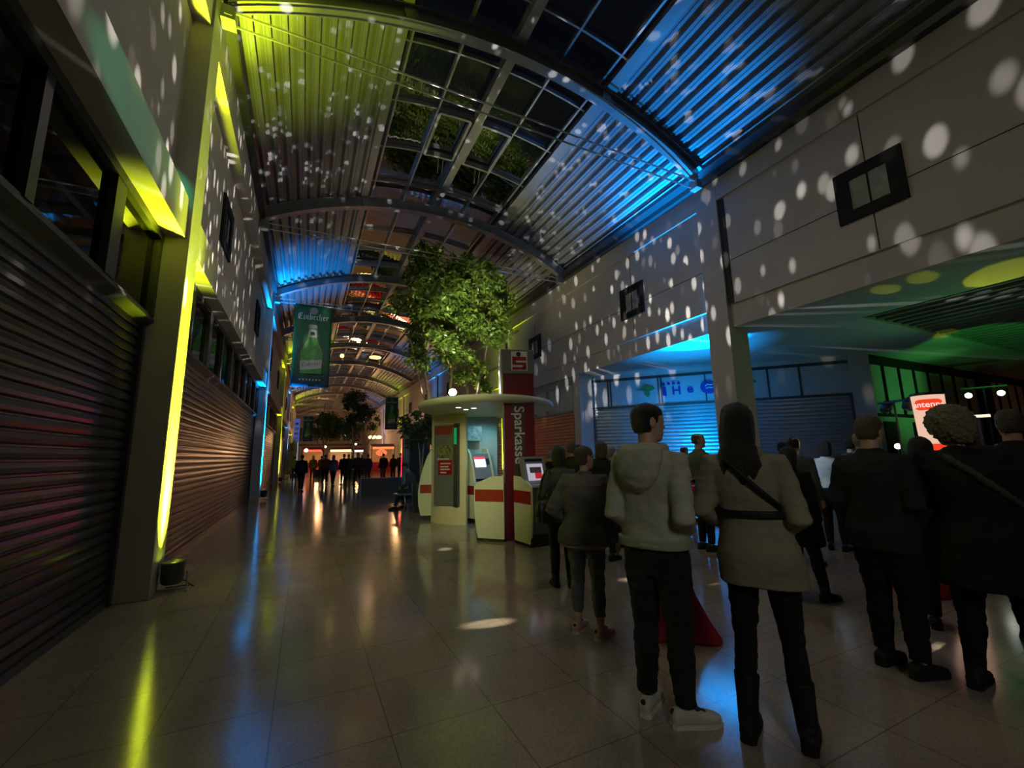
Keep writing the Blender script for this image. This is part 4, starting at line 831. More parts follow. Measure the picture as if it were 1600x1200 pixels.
def person(label, x, y, az, H, top, legs, sex='m', hair='short', haircol='dark', head=(0, 0), lean=(0, 0), feet=None, feet_w=None, arms=None, vox=.012, hem=.92, ease=.03, flare=0.0, sleeve=1.0, legw=1.0, shoe=(.01, .01, .01), sole=None, shoetype='shoe', sit=None, bulk=1.0, collar=True, group=None, lowleg=None, bare_ankle=None, amp=.007, topname='jacket', legname='trousers', skin=None, armskin=False):
    s = H / 1.75; a = -R(az); seed = x * 3.1 + y
    ca, sa = math.cos(a), math.sin(a)
    def toloc(p): dx, dy = p[0] - x, p[1] - y; return ((dx * ca + dy * sa) / s, (-dx * sa + dy * ca) / s)
    ft = feet or {'L': (-.10, 0, -12), 'R': (.10, 0, 12)}
    if feet_w: ft = {k: (*toloc(v), v[2] - az) for k, v in feet_w.items()}     # yaw given as world azimuth
    pz = .93 if not sit else .53; px = (ft['L'][0] + ft['R'][0]) / 2; py = (ft['L'][1] + ft['R'][1]) / 2
    if sit: px, py = 0, 0
    dz = pz - .93
    def ctr(z):                                   # spine offset at (standing) height z
        u = min(max((z - .93) / .55, -.2), 1.4); return Vector((px + lean[0] * u, py + lean[1] * u + (.0), 0))
    T = TORSO[sex]
    def tring(z, ex, ey, sc=1.0, yo=0.0, e=2.4):
        hw, hd, oy = lerp_tab(T, z); c = ctr(z); return ell((c.x, c.y + oy + yo, z + dz), (hw * bulk + ex) * sc, (hd * bulk + ey) * sc, 24, e)
    sh = {k: ctr(1.42) + Vector((sg * (.172 if sex == 'm' else .150) * bulk, -.012, 1.415 + dz)) for k, sg in (('L', -1), ('R', 1))}
    A = arms or {}
    arm = {}
    for k, sg in (('L', -1), ('R', 1)):
        if k in A: el, wr = Vector(A[k][0]), Vector(A[k][1]); o = Vector((px, py, dz)); arm[k] = (el + o, wr + o)
        else: arm[k] = (sh[k] + Vector((sg * .06, -.03, -.28)), sh[k] + Vector((sg * .07, .07, -.53)))
    hip = {k: Vector((px + sg * .088, py, .88 + dz)) for k, sg in (('L', -1), ('R', 1))}
    ank = {k: Vector((ft[k][0], ft[k][1], .085)) for k in ft}
    knee = {}
    for k in ft:
        if sit: knee[k] = Vector(sit[k])
        else:
            mid = hip[k].lerp(ank[k], .5); knee[k] = mid + Vector((0, .025, 0))
    fdir = {k: Vector((math.sin(R(ft[k][2])), math.cos(R(ft[k][2])), 0)) for k in ft}
    # ---- body
    b = MB(); lk = .93 * min(1, legw)
    zs = [r[0] for r in T]; b.rings([tring(z, 0, 0) for z in zs])
    cn = ctr(1.48); ch = ctr(1.56)
    HO = Matrix.Translation((ch.x, ch.y + .012, 1.525 + dz)) @ Matrix.Rotation(-R(head[0]), 4, 'Z') @ Matrix.Rotation(-R(head[1]), 4, 'X')
    b.tube([(cn.x, cn.y - .012, 1.42 + dz), (cn.x, cn.y - .008, 1.49 + dz), HO @ Vector((0, -.012, .03)), HO @ Vector((0, -.01, .09))], [.062, .056, .054, .05] if sex == 'm' else [.05, .046, .045, .045], 14)
    hr = [[HO @ p for p in ell((0, yc, z), hw, hd, 20, 2.25)] for z, hw, yc, hd in HEAD]; b.rings(hr)
    b.rings([[HO @ Vector(p) for p in ((-.006, .088, .125), (.006, .088, .125), (.004, .098, .12), (-.004, .098, .12))], [HO @ Vector(p) for p in ((-.013, .086, .085), (.013, .086, .085), (.009, .118, .082), (-.009, .118, .082))], [HO @ Vector(p) for p in ((-.01, .084, .076), (.01, .084, .076), (.006, .106, .074), (-.006, .106, .074))]])
    for sg in (-1, 1):
        b.rings([[HO @ Vector((sg * (.066 + .012 * (i > 0)), -.005 + .022 * math.cos(t) * k + (-.006 if i > 0 else 0), .108 + .034 * math.sin(t) * k)) for t in [2 * PI * j / 10 for j in range(10)]] for i, k in ((0, .8), (1, 1.0), (2, .6))])
        b.ball(HO @ Vector((sg * .030, .082, .117)), .0125, 8, 6)
    b.ball(HO @ Vector((0, .088, .052)), .02, 10, 6, (1.1, .45, .32)); b.ball(HO @ Vector((0, .085, .041)), .018, 10, 6, (1.0, .5, .35)); b.ball(HO @ Vector((0, .074, .018)), .02, 8, 6)
    for k, sg in (('L', -1), ('R', 1)):
        el, wr = arm[k]; S0 = sh[k]; c = ctr(1.42)
        b.tube([Vector((c.x + sg * .10, c.y - .012, 1.41 + dz)), S0, S0.lerp(el, .35), el, el.lerp(wr, .35), wr], [.05, .055, .047, .038, .037, .026], 12)
        d = (wr - el).normalized(); nr = Vector((-sg, .25, 0)); hand(b, wr, d, nr, Vector((0, 1, 0)), 1.0)
        h, kn, an = hip[k], knee[k], ank[k]
        b.tube([h + Vector((0, 0, .04)), h.lerp(kn, .3), kn, kn.lerp(an, .3) + Vector((0, -.012, 0)), an], [.085 * lk, .078 * lk, .053 * lk, .052 * lk, .034], 12)
        f = fdir[k]; p0 = Vector((an.x, an.y, 0)); b.tube([p0 - f * .04 + Vector((0, 0, .04)), p0 + f * .06 + Vector((0, 0, .04)), p0 + f * .15 + Vector((0, 0, .025))], [.035, .036, .022], 10)
    body = remesh(b, vox * .75, 2); body.materials.append(skin or SKIN)
    P = bpy.data.objects.new('person', body); COL.objects.link(P); P.location = (x, y, 0); P.rotation_euler = (0, 0, a); P.scale = (s, s, s)
    tag(P, label, 'person', group)
    def child(nm, me, m, par=P):
        me.materials.clear(); me.materials.append(m); me.name = nm; o = bpy.data.objects.new(nm, me); COL.objects.link(o); o.parent = par; return o
    # ---- trousers
    t = MB(); t.rings([tring(z, .012, .012) for z in (.76, .84, .90, .96, 1.02)])
    for k, sg in (('L', -1), ('R', 1)):
        h, kn, an = hip[k], knee[k], ank[k]; end = .02 if not bare_ankle else bare_ankle
        an2 = an + (kn - an).normalized() * end
        t.tube([h + Vector((0, 0, .03)), h.lerp(kn, .35), kn, kn.lerp(an, .35) + Vector((0, -.010, 0)), an2.lerp(kn, .12), an2], [.098 * min(legw, 1.1), .094 * legw, .066 * legw, .066 * legw, .052 * legw, .052 * legw], 14)
    child(legname, remesh(t, vox, 2, amp * .8, (9, 9, 22), seed), cloth(legs))
    # ---- top
    j = MB(); zz = [hem, hem + .015]; z = hem + .07
    while z < 1.40: zz.append(z); z += .06
    zz += [1.42, 1.455]
    if collar: zz += [1.485, 1.51]
    rr = []
    for z in zz:
        u = max(0, min(1, (1.05 - z) / .35)); e = ease * (1 if z < 1.36 else max(.35, 1 - (z - 1.36) * 5))
        if z > 1.47: hw = .075 if sex == 'm' else .066; c = ctr(z); rr.append(ell((c.x, c.y - .008, z + dz), hw, hw, 24)); continue
        zc = max(z, .86)
        hw, hd, oy = lerp_tab(T, zc); c = ctr(z); rr.append(ell((c.x, c.y + oy, z + dz), hw * bulk + e + flare * u, hd * bulk + e + flare * u * .8, 24))
    j.rings(rr)
    for k, sg in (('L', -1), ('R', 1)):
        el, wr = arm[k]; S0 = sh[k]; c = ctr(1.42); w2 = wr + (el - wr).normalized() * .01
        q = [Vector((c.x + sg * .09, c.y - .012, 1.40 + dz)), S0 + Vector((0, 0, -.01)), S0.lerp(el, .4), el, el.lerp(wr, .4), w2]; rd = [.065, .076, .066, .056, .052, .043]
        if armskin: q = q[:3] + [S0.lerp(el, .75)]; rd = rd[:3] + [.06]
        j.tube(q, [r * sleeve for r in rd], 14)
    TP = child(topname, remesh(j, vox, 2, amp, (7, 7, 13), seed + 5), cloth(top))
    # ---- shoes
    for k in ('L', 'R'):
        f = fdir[k]; w = Vector((f.y, -f.x, 0)); p0 = Vector((ank[k].x, ank[k].y, 0)); m = MB(); rr = []
        for d, hw, hh in ((-.085, .02, .05), (-.075, .036, .075), (-.03, .040, .095), (.03, .042, .088), (.09, .047, .066), (.14, .046, .052), (.175, .034, .044), (.19, .014, .034)):
            c = p0 + f * d; rr.append([c + w * hw * math.copysign(abs(math.cos(q)) ** .8, math.cos(q)) + Vector((0, 0, .012 + hh * .5 + hh * .5 * math.copysign(abs(math.sin(q)) ** .7, math.sin(q)))) for q in [2 * PI * i / 14 for i in range(14)]])
        m.rings(rr)
        if shoetype == 'boot':
            kn = knee[k]; an = ank[k]; m.tube([an + Vector((0, 0, -.03)), an.lerp(kn, .25), an.lerp(kn, .55)], [.05, .054, .064], 14)
        so = child('boot' if shoetype == 'boot' else 'shoe', remesh(m, vox * .7, 2), cloth(shoe, .6))
        if sole:
            m = MB(); m.ball(p0 + f * .045 + Vector((0, 0, .083)), .034, 10, 7, (1, 1, .5)); m.ball(p0 + f * .085 + Vector((0, 0, .066)), .03, 10, 7, (1, 1, .5)); m.ball(p0 - f * .07 + Vector((0, 0, .075)), .022, 8, 6, (.9, .9, .8)); child('laces', remesh(m, .008, 1), cloth((.03, .03, .03)), so)
        m = MB(); m.prism([(-.088, -.022), (-.07, -.04), (.0, -.040), (.09, -.048), (.15, -.046), (.19, -.024), (.194, .018), (.16, .044), (.09, .048), (0, .040), (-.07, .036), (-.088, .018)], p0 + Vector((0, 0, .001)), f, Vector((-f.y, f.x, 0)), .024)
        so2 = m.build('sole', cloth(sole or (.01, .01, .01), .7), so)
    # ---- hair
    if hair:
        h = MB(); h.rings([[HO @ p for p in ell((0, yc, z), hw, hd, 20, 2.2)] for z, hw, yc, hd in HAIR[hair]])
        if hair == 'long':
            for sx in (-.05, .02, .065): h.tube([HO @ Vector((sx, -.09, -.02)), HO @ Vector((sx * 1.3 + .01, -.115, -.13)), HO @ Vector((sx * 1.2, -.118, -.24 + abs(sx))), HO @ Vector((sx * 1.1, -.11, -.29 + abs(sx)))], [.035, .032, .02, .006], 8)
        child('hair', remesh(h, vox * .8, 2,   .016 if hair == 'curly' else .006, (55, 55, 55) if hair == 'curly' else (22, 22, 5), seed), HAIRM[haircol])
    return P, TP, dict(HO=HO, ctr=ctr, tring=tring, sh=sh, arm=arm, knee=knee, ank=ank, child=child, dz=dz, T=T, lerp=lambda z: lerp_tab(T, max(z, .86)), bulk=bulk)

# --- man in the pale hoodie
PK = lambda sg, fy=.16, fx=.13, ez=1.09, ex=.238, ey=-.12, wz=.99: ((sg * ex, ey, ez), (sg * fx, fy, wz))
P, T, I = person('man in pale hooded sweatshirt, dark jeans and white trainers, back turned, face to the right', 1.95, 2.05, 70, 1.80, (.33, .34, .28), (.012, .012, .014), 'm', 'short', 'dark', head=(34, 2), lean=(0, .0),
    feet_w={'L': (1.90, 2.16, 62), 'R': (1.985, 1.955, 112)}, arms={'L': PK(-1, ex=.20), 'R': PK(1)}, vox=.010, hem=.925, ease=.034, sleeve=1.02, legw=1.10, shoe=(.42, .42, .38), sole=(.5, .5, .46), topname='hoodie', legname='jeans', amp=.010)
m = MB(); c = I['ctr'](1.47)
for rr, zz, th in ((.088, 1.475, .036), (.098, 1.45, .036)):
    m.rings([[Vector((c.x + math.cos(a) * (rr + th * math.cos(q)), c.y - .012 + math.sin(a) * (rr + th * math.cos(q)) * (1.0 if math.sin(a) > 0 else 1.12), zz + th * 1.15 * math.sin(q) - (.035 * -math.sin(a) if math.sin(a) < 0 else .025 * math.sin(a)))) for q in [2 * PI * i / 10 for i in range(10)]] for a in [2 * PI * i / 24 for i in range(25)]], cap=False)
m.rings([ell((c.x, c.y - .10 - o, z), a, b, 18, 2.1) for z, a, b, o in ((1.22, .015, .014, .04), (1.26, .075, .04, .05), (1.33, .125, .06, .05), (1.41, .145, .07, .035), (1.475, .14, .065, .015), (1.51, .10, .04, 0))])
I['child']('hood', remesh(m, .009, 2, .006, (14, 14, 18), 3), cloth((.33, .34, .28)), T)
m = MB(); m.rings([ell((I['ctr'](.95).x, I['ctr'](.95).y - .004, z), .212, .152, 28) for z in (.918, .945, .972)]); I['child']('waistband', remesh(m, .008, 1), cloth((.28, .29, .23)), T)
# --- woman in the belted coat
P, T, I = person('woman in knee-short pale wool coat with dark belt, long black hair and black boots', 2.30, 1.64, 57, 1.765, (.20, .19, .135), (.008, .008, .009), 'f', 'long', 'dark', head=(8, 4), lean=(-.035, .0),
    feet_w={'L': (2.215, 1.745, 62), 'R': (2.40, 1.545, 62)}, arms={'L': ((-.265, -.06, 1.14), (-.13, .15, 1.06)), 'R': ((.205, -.08, 1.12), (.12, .15, 1.05))}, vox=.010, hem=.775, ease=.038, flare=.02, sleeve=1.10, legw=.86, shoe=(.008, .008, .008), shoetype='boot', topname='coat', legname='leggings', amp=.008)
def hoop(I, z0, z1, ex, dy=0, n=3, zf=None):
    m = MB(); rr = []
    for k in range(n):
        z = z0 + (z1 - z0) * k / (n - 1); hw, hd, oy = I['lerp'](z); c = I['ctr'](z); rr.append(ell((c.x, c.y + oy, z + I['dz']), hw * I['bulk'] + ex, hd * I['bulk'] + ex, 28))
    m.rings(rr); return m
I['child']('belt', remesh(hoop(I, 1.125, 1.165, .053), .008, 1), cloth((.01, .01, .011), .5), T)
m = MB(); pts = []
for u in range(13):
    q = u / 12; z = 1.44 - .30 * q; xx = -.085 + .27 * q; hw, hd, oy = I['lerp'](z); c = I['ctr'](z); ww = hw + .052; yy = -(hd + .056) * math.sqrt(max(0, 1 - (min(abs(xx) / ww, .99)) ** 2.4)); pts.append((c.x + xx, c.y + oy + yy, z))
m.tube(pts, .014, 8); I['child']('bag_strap', remesh(m, .006, 1), cloth((.008, .008, .008), .5), T)
m = MB(); c = I['ctr'](1.47); m.rings([[Vector((c.x + math.cos(a) * (.088 + .034 * math.cos(q)), c.y - .01 + math.sin(a) * (.085 + .034 * math.cos(q)), 1.465 + .045 * math.sin(q))) for q in [2 * PI * i / 10 for i in range(10)]] for a in [2 * PI * i / 24 for i in range(25)]], cap=False); I['child']('collar', remesh(m, .009, 1, .006, (16, 16, 16), 2), cloth((.20, .19, .135)), T)
# --- short woman in the loose grey jacket
P, T, I = person('short-haired woman with glasses in loose grey jacket, cropped jeans and pale trainers', 2.24, 3.19, 50, 1.56, (.12, .115, .10), (.10, .115, .125), 'f', 'short', 'brown', head=(35, 0), lean=(.02, 0),
    feet_w={'L': (2.19, 3.30, 60), 'R': (2.27, 3.09, 75)}, arms={'L': ((-.31, -.08, 1.12), (-.18, .16, 1.02)), 'R': ((.30, -.03, 1.10), (.30, .05, .84))}, vox=.011, hem=.83, ease=.075, flare=.02, sleeve=1.28, legw=1.0, shoe=(.40, .24, .20), sole=(.45, .40, .36), bare_ankle=.10, topname='jacket', legname='jeans', amp=.012, bulk=1.06)
m = hoop(I, .80, .86, .05); I['child']('shirt_hem', remesh(m, .01, 1), cloth((.28, .26, .20)), T)
HO = I['HO']; m = MB()
for sg in (-1, 1): m.tube([HO @ Vector((sg * .03 + .024 * math.cos(a), .105, .117 + .02 * math.sin(a))) for a in [2 * PI * i / 12 for i in range(13)]], .0025, 5); m.tube([HO @ Vector((sg * .054, .104, .12)), HO @ Vector((sg * .078, .02, .12))], .0025, 5)
m.build('glasses', M['black'], P)
# --- woman half hidden behind her
P, T, I = person('woman in greenish jacket and black leggings, half hidden at the kiosk terminal', 2.76, 4.42, 20, 1.58, (.07, .10, .07), (.008, .008, .009), 'f', 'bob', 'dark', head=(20, 5), feet={'L': (-.1, .02, -5), 'R': (.09, -.02, 15)}, arms={'L': ((-.28, -.08, 1.12), (-.27, .1, .95))}, vox=.013, hem=.80, ease=.05, shoetype='boot', legname='leggings')
t = thing('shoulder_bag', 'black shoulder bag hanging at the hip of the woman in the greenish jacket', 'bag', (2.55, 4.38, .72))
m = MB(); m.rings([ell((0, 0, z), a, b, 16, 3) for z, a, b in ((0, .12, .06), (.03, .15, .08), (.2, .15, .075), (.26, .12, .04))]); m.build('bag_body', M['black'], t, smooth=True); m = MB(); m.tube([(-.12, 0, .24), (-.05, 0, .5), (.02, 0, .62), (.08, 0, .5), (.12, 0, .24)], .01, 6); m.build('strap', M['black'], t)
# --- dark-clad people on the right
person('stocky man in black jacket and trousers, seen from behind, right of the coat woman', 3.70, 1.73, 88, 1.735, (.014, .016, .018), (.006, .006, .007), 'm', 'short', 'brown', head=(4, 8), feet_w={'L': (3.77, 1.81, 96), 'R': (3.74, 1.60, 108)}, arms={'L': ((-.235, -.08, 1.12), (-.15, .18, 1.06)), 'R': ((.235, -.08, 1.12), (.15, .18, 1.06))}, vox=.012, hem=.80, ease=.045, sleeve=1.08, legw=1.15, bulk=1.0, amp=.01)
P, T, I = person('person with bushy curly hair in a long black coat at the right edge', 4.09, 1.22, 60, 1.74, (.007, .007, .008), (.005, .005, .006), 'f', 'curly', 'olive', head=(-20, 6), lean=(-.06, .0), feet_w={'L': (3.92, 1.40, 85), 'R': (4.10, 1.12, 85)}, arms={'L': ((-.30, .02, 1.15), (-.16, .22, 1.12)), 'R': ((.33, -.04, 1.10), (.22, .16, 1.02))}, vox=.012, hem=.62, ease=.08, flare=.04, sleeve=1.3, bulk=1.12, shoetype='boot', topname='long_coat', amp=.012)
m = MB(); pts = []
for u in range(13):
    q = u / 12; z = 1.45 - .36 * q; xx = -.11 + .33 * q; hw, hd, oy = I['lerp'](z); c = I['ctr'](z); ww = hw * 1.12 + .09; yy = -(hd * 1.12 + .09) * math.sqrt(max(0, 1 - (min(abs(xx) / ww, .99)) ** 2.4)); pts.append((c.x + xx, c.y + oy + yy, z))
m.tube(pts, .022, 8); I['child']('fur_trim', remesh(m, .008, 1, .006, (40, 40, 40), 1), cloth((.05, .05, .035)), T)
person('tall dark figure at the extreme right edge behind the curly-haired person', 5.05, 1.33, 75, 1.78, (.006, .006, .006), (.005, .005, .005), 'm', 'short', 'brown', head=(-10, 0), vox=.015, hem=.75, ease=.08, sleeve=1.3, bulk=1.15)
person('short dark-haired woman in black facing the stage between the two dark figures', 4.87, 1.84, 80, 1.58, (.01, .01, .01), (.008, .008, .008), 'f', 'bob', 'dark', head=(0, 0), vox=.015, hem=.8, ease=.05, arms={'R': ((.27, .02, 1.13), (.12, .22, 1.3))})
person('woman all in black with a long coat and boots behind the pale coat', 4.60, 2.87, 75, 1.52, (.008, .008, .008), (.006, .006, .007), 'f', 'bob', 'dark', head=(10, 0), feet_w={'L': (4.54, 3.0, 100), 'R': (4.76, 2.72, 105)}, vox=.014, hem=.62, ease=.06, flare=.05, shoetype='boot', topname='long_coat')
# --- crowd in the middle distance
person('cropped-haired man in olive-grey shirt facing right before the blue shutter', 5.62, 4.86, 110, 1.775, (.12, .13, .085), (.008, .008, .01), 'm', 'crop', 'brown', head=(20, -4), feet={'L': (-.10, .0, -5), 'R': (.10, .03, 15)}, arms={'L': ((-.25, -.12, 1.12), (-.24, .08, .95)), 'R': ((.25, -.1, 1.12), (.16, .15, 1.05))}, vox=.014, hem=.88, topname='shirt')
person('small figure just left of the olive-shirted man, only the head showing', 7.6, 6.95, 80, 1.60, (.10, .09, .07), (.02, .02, .02), 'f', 'crop', 'brown', head=(20, 0), vox=.018)
person('person with a greenish knit cap and grey shirt behind the woman in black', 6.0, 3.60, 80, 1.66, (.06, .065, .06), (.02, .02, .02), 'm', 'crop', 'dark', vox=.016)
person('person in a pale top mostly hidden behind the coat woman', 7.35, 4.6, 85, 1.62, (.28, .28, .24), (.02, .02, .02), 'f', 'short', 'dark', vox=.018)
P, T, I = person('dark-haired woman in a bright white T-shirt left of the silver-haired man', 7.25, 3.88, 75, 1.62, (.52, .56, .62), (.01, .01, .012), 'f', 'bob', 'dark', vox=.015, hem=.98, ease=.03, topname='t_shirt', armskin=True)
person('silver-haired man in a light blue shirt leaning towards the stage', 6.46, 3.06, 80, 1.70, (.22, .32, .40), (.02, .02, .03), 'm', 'crop', 'grey', lean=(0, .08), vox=.015, arms={'L': ((-.26, .1, 1.2), (-.15, .3, 1.25))}, topname='shirt')
person('dark-haired man beside the silver-haired man, half hidden', 7.7, 3.75, 95, 1.66, (.04, .04, .05), (.01, .01, .01), 'm', 'short', 'dark', vox=.018)
person('person in black standing by the copper-brown shutter', 4.85, 8.15, 60, 1.55, (.008, .008, .009), (.008, .008, .009), 'm', 'crop', 'grey', vox=.016)
person('person in a dark magenta top near the copper-brown shutter', 4.85, 7.05, 55, 1.66, (.14, .02, .10), (.01, .01, .01), 'f', 'bob', 'dark', vox=.016, topname='shirt')
person('dark-haired person in a black jacket behind the woman with glasses', 3.92, 5.9, 55, 1.68, (.015, .015, .015), (.01, .01, .01), 'm', 'short', 'brown', vox=.016)
person('person with bare forearms and dark top between the crowd and the hooded man', 3.95, 5.15, 60, 1.67, (.012, .012, .012), (.01, .01, .012), 'f', 'bob', 'brown', vox=.016, armskin=True, topname='t_shirt', arms={'R': ((.22, .0, 1.15), (.2, .16, 1.02))})
person('person in a light blue top glimpsed left of the hooded man', 4.6, 5.75, 65, 1.60, (.20, .42, .70), (.01, .01, .012), 'f', 'short', 'grey', vox=.016, topname='shirt')
person('person in black in the crowd left of the blue-lit shutter', 5.3, 6.9, 70, 1.66, (.01, .01, .01), (.01, .01, .01), 'm', 'short', 'dark', vox=.018)
# --- seated person
t_, _, _ = person('person in jeans and grey jacket sitting on the metal bench left of the kiosk', 2.98, 12.78, -72, 1.72, (.07, .075, .07), (.02, .05, .07), 'm', 'short', 'dark', head=(-10, 25), lean=(0, .22), sit={'L': (-.14, .44, .52), 'R': (.12, .42, .50)}, feet={'L': (-.14, .56, -8), 'R': (.12, .34, 10)}, arms={'L': ((-.25, .22, 1.12), (-.12, .40, 1.02)), 'R': ((.25, .22, 1.12), (.12, .40, 1.02))}, vox=.015, legname='jeans')
# --- walkers and loiterers far down the hall
W1 = {'L': (-.09, .22, 0), 'R': (.09, -.2, 5)}; W2 = {'L': (-.10, -.03, -12), 'R': (.11, .03, 12)}
far = [(-.10, 22.4, 10, 1.68, (.006, .006, .007), (.008, .008, .01), W1, 'man in a bulky black jacket walking at the left, nearest of the far figures', 1.15),
       (1.10, 27.4, 0, 1.72, (.10, .02, .03), (.015, .015, .03), W2, 'person in a dark red jacket in the left-hand group far down the hall', 1.0),
       (1.42, 25.3, 20, 1.66, (.07, .065, .08), (.012, .012, .02), W1, 'person in greyish top and dark jeans, right half of the left-hand pair', 1.0),
       (2.05, 26.6, -5, 1.72, (.008, .008, .01), (.008, .008, .01), W2, 'broad person all in black at the middle of the far hall', 1.2),
       (2.45, 28.4, 5, 1.72, (.02, .03, .03), (.01, .01, .01), W2, 'person in dark grey just right of the broad black figure', 1.0),
       (2.75, 26.0, -15, 1.78, (.006, .006, .008), (.006, .006, .008), W1, 'tall person in black, tallest of the far group', 1.1),
       (3.55, 28.0, 10, 1.70, (.02, .03, .07), (.03, .04, .07), W2, 'person in a dark blue jacket behind the grey block counter', 1.1),
       (4.35, 27.2, -25, 1.72, (.006, .007, .008), (.05, .04, .04), W2, 'person in a black hooded coat right of the block counter', 1.2),
       (5.45, 30.0, 0, 1.66, (.05, .03, .03), (.03, .02, .02), W2, 'slim person nearest left of the red light pole', .9),
       (5.75, 29.1, 170, 1.74, (.05, .05, .055), (.006, .006, .008), W2, 'person with pale shirt front facing the camera near the red pole', 1.0),
       (6.1, 28.0, 0, 1.76, (.03, .008, .01), (.01, .01, .01), W2, 'person in dark red close to the red light pole', 1.0),
       (.55, 33.5, 0, 1.70, (.09, .04, .03), (.04, .02, .02), W2, 'brownish figure behind the walking man in black', 1.0),
       (-.6, 34.0, 0, 1.66, (.12, .10, .08), (.04, .03, .03), W2, 'pale figure beside the feather flag', .9),
       (1.2, 37.0, 0, 1.68, (.10, .05, .04), (.04, .02, .02), W1, 'reddish figure between the two left groups, near the stalls', 1.0),
       (4.2, 37.0, 10, 1.72, (.02, .02, .02), (.02, .02, .02), W2, 'dark distant figure under the far trees', 1.1)]
for i, (x, y, az, H, tp, lg, f, lb, bk) in enumerate(far):
    person(lb, x, y, az, H, tp, lg, 'm' if i % 3 else 'f', ['short', 'crop', 'bob'][i % 3], ['dark', 'brown', 'grey'][i % 3], feet=f, vox=.02, bulk=bk, hem=.85, ease=.045, group='people far down the hall')
# ================================================================== LIGHT, CAMERA, WORLD
def spots_light(loc, power, scale, thr, base, col, seed, soft=.02, squash=1.0):
    o = light('POINT', loc, power, col, size=soft, name='dot_projector'); l = o.data; l.use_nodes = True; nt = l.node_tree
    em = nt.nodes['Emission']
    tc = nt.nodes.new('ShaderNodeTexCoord'); mp = nt.nodes.new('ShaderNodeMapping'); mp.inputs['Location'].default_value = (seed, seed * .7, seed * .3); mp.inputs['Scale'].default_value = (1, 1, squash)
    nt.links.new(tc.outputs['Normal'], mp.inputs['Vector'])
    vo = nt.nodes.new('ShaderNodeTexVoronoi'); vo.inputs['Scale'].default_value = scale; vo.inputs['Randomness'].default_value = .9
    nt.links.new(mp.outputs[0], vo.inputs['Vector'])
    sep = nt.nodes.new('ShaderNodeSeparateColor'); nt.links.new(vo.outputs['Color'], sep.inputs[0])
    mr = nt.nodes.new('ShaderNodeMapRange'); mr.interpolation_type = 'SMOOTHSTEP'; mr.inputs['From Min'].default_value = thr; mr.inputs['From Max'].default_value = thr * .55; mr.inputs['To Min'].default_value = 0; mr.inputs['To Max'].default_value = 1
    nt.links.new(vo.outputs['Distance'], mr.inputs['Value'])
    pw = nt.nodes.new('ShaderNodeMath'); pw.operation = 'POWER'; pw.inputs[1].default_value = 1.3; nt.links.new(sep.outputs[0], pw.inputs[0])
    mu = nt.nodes.new('ShaderNodeMath'); mu.operation = 'MULTIPLY'; nt.links.new(mr.outputs[0], mu.inputs[0]); nt.links.new(pw.outputs[0], mu.inputs[1])
    sx = nt.nodes.new('ShaderNodeSeparateXYZ'); nt.links.new(tc.outputs['Normal'], sx.inputs[0])
    mz = nt.nodes.new('ShaderNodeMapRange'); mz.inputs['From Min'].default_value = -.06; mz.inputs['From Max'].default_value = .0; nt.links.new(sx.outputs[2], mz.inputs['Value'])
    m3 = nt.nodes.new('ShaderNodeMath'); m3.operation = 'MULTIPLY'; nt.links.new(mu.outputs[0], m3.inputs[0]); nt.links.new(mz.outputs[0], m3.inputs[1]); mu = m3
    ad = nt.nodes.new('ShaderNodeMath'); ad.operation = 'ADD'; ad.inputs[1].default_value = base; nt.links.new(mu.outputs[0], ad.inputs[0])
    nt.links.new(ad.outputs[0], em.inputs['Strength']); return o
spots_light((2.80, 8.72, 3.0), 3000, 25, .37, .006, (1, .96, .90), 3.3, .015, .28)
# narrow white beams landing on the floor, from unseen spots at assumed positions
for tx, ty, P, an in ((3.60, 4.25, 4200, 1.6), (4.30, 3.70, 1600, 1.6), (4.40, 1.74, 2400, 1.6), (3.9, 6.6, 3400, 1.2)):
    light('SPOT', (8.7, ty * .5 + 1.5, 3.9), P, (1, .88, .62), (tx, ty, 0), .05, an, .6, 'unseen_spot')
light('SPOT', (8.7, 2.6, 3.2), 9500, (1, .86, .6), (1.58, 3.83, 0), .03, 1.45, .35, 'unseen_spot')
light('SPOT', (-1.0, 4.6, 6.6), 3000, (1, .9, .7), (2.14, 7.03, 0), .03, 1.7, .4, 'unseen_spot')
light('SPOT', (3.5, 6.5, 3.6), 420, (.6, .82, 1), (7.1, 3.6, 1.35), .05, 17, .8, 'unseen_spot')  # added fill to brighten the white T-shirt from the kiosk side
light('SPOT', (-1.0, 2.6, 3.4), 420, (1, 1, .62), (3.0, 8.6, 1.0), .3, 34, 1.0, 'fill_spot')  # added fill standing in for yellowish spill on the kiosk sides
# stage effects under the gallery: green wash, yellow blobs
light('SPOT', (18.2, 3.6, 2.2), 110, (.12, 1, .20), (17.6, 7.0, 3.4), .1, 74, .9, 'green_wash')
light('SPOT', (13.0, 3.0, 2.3), 34, (.18, 1, .25), (11.5, 4.6, 4.39), .1, 140, .9, 'green_wash')
for tx, ty, P, an in ((10.6, 2.55, 240, 15), (9.5, 3.15, 130, 6), (9.55, 3.7, 130, 6)): light('SPOT', (13.0, 3.9, 2.2), P, (.75, .8, .02), (tx, ty, 4.39), .03, an, .3, 'yellow_beam')
light('SPOT', (12.5, 3.2, 2.2), 260, (.1, 1, .15), (17.0, 4.8, 4.45), .02, 34, .4, 'green_beam')
light('SPOT', (12.5, 3.2, 2.2), 160, (.8, 1, .02), (15.0, 4.75, 4.45), .02, 9, .4, 'yellow_beam')
light('SPOT', (9.0, 7.55, .4), 1500, (0, .33, 1), (9.5, 8.2, 4.39), .08, 62, 1.0, 'blue_uplight')
light('SPOT', (10.4, 8.6, .5), 900, (0, .33, 1), (11.8, 10.6, 1.9), .1, 80, 1, 'blue_wash')
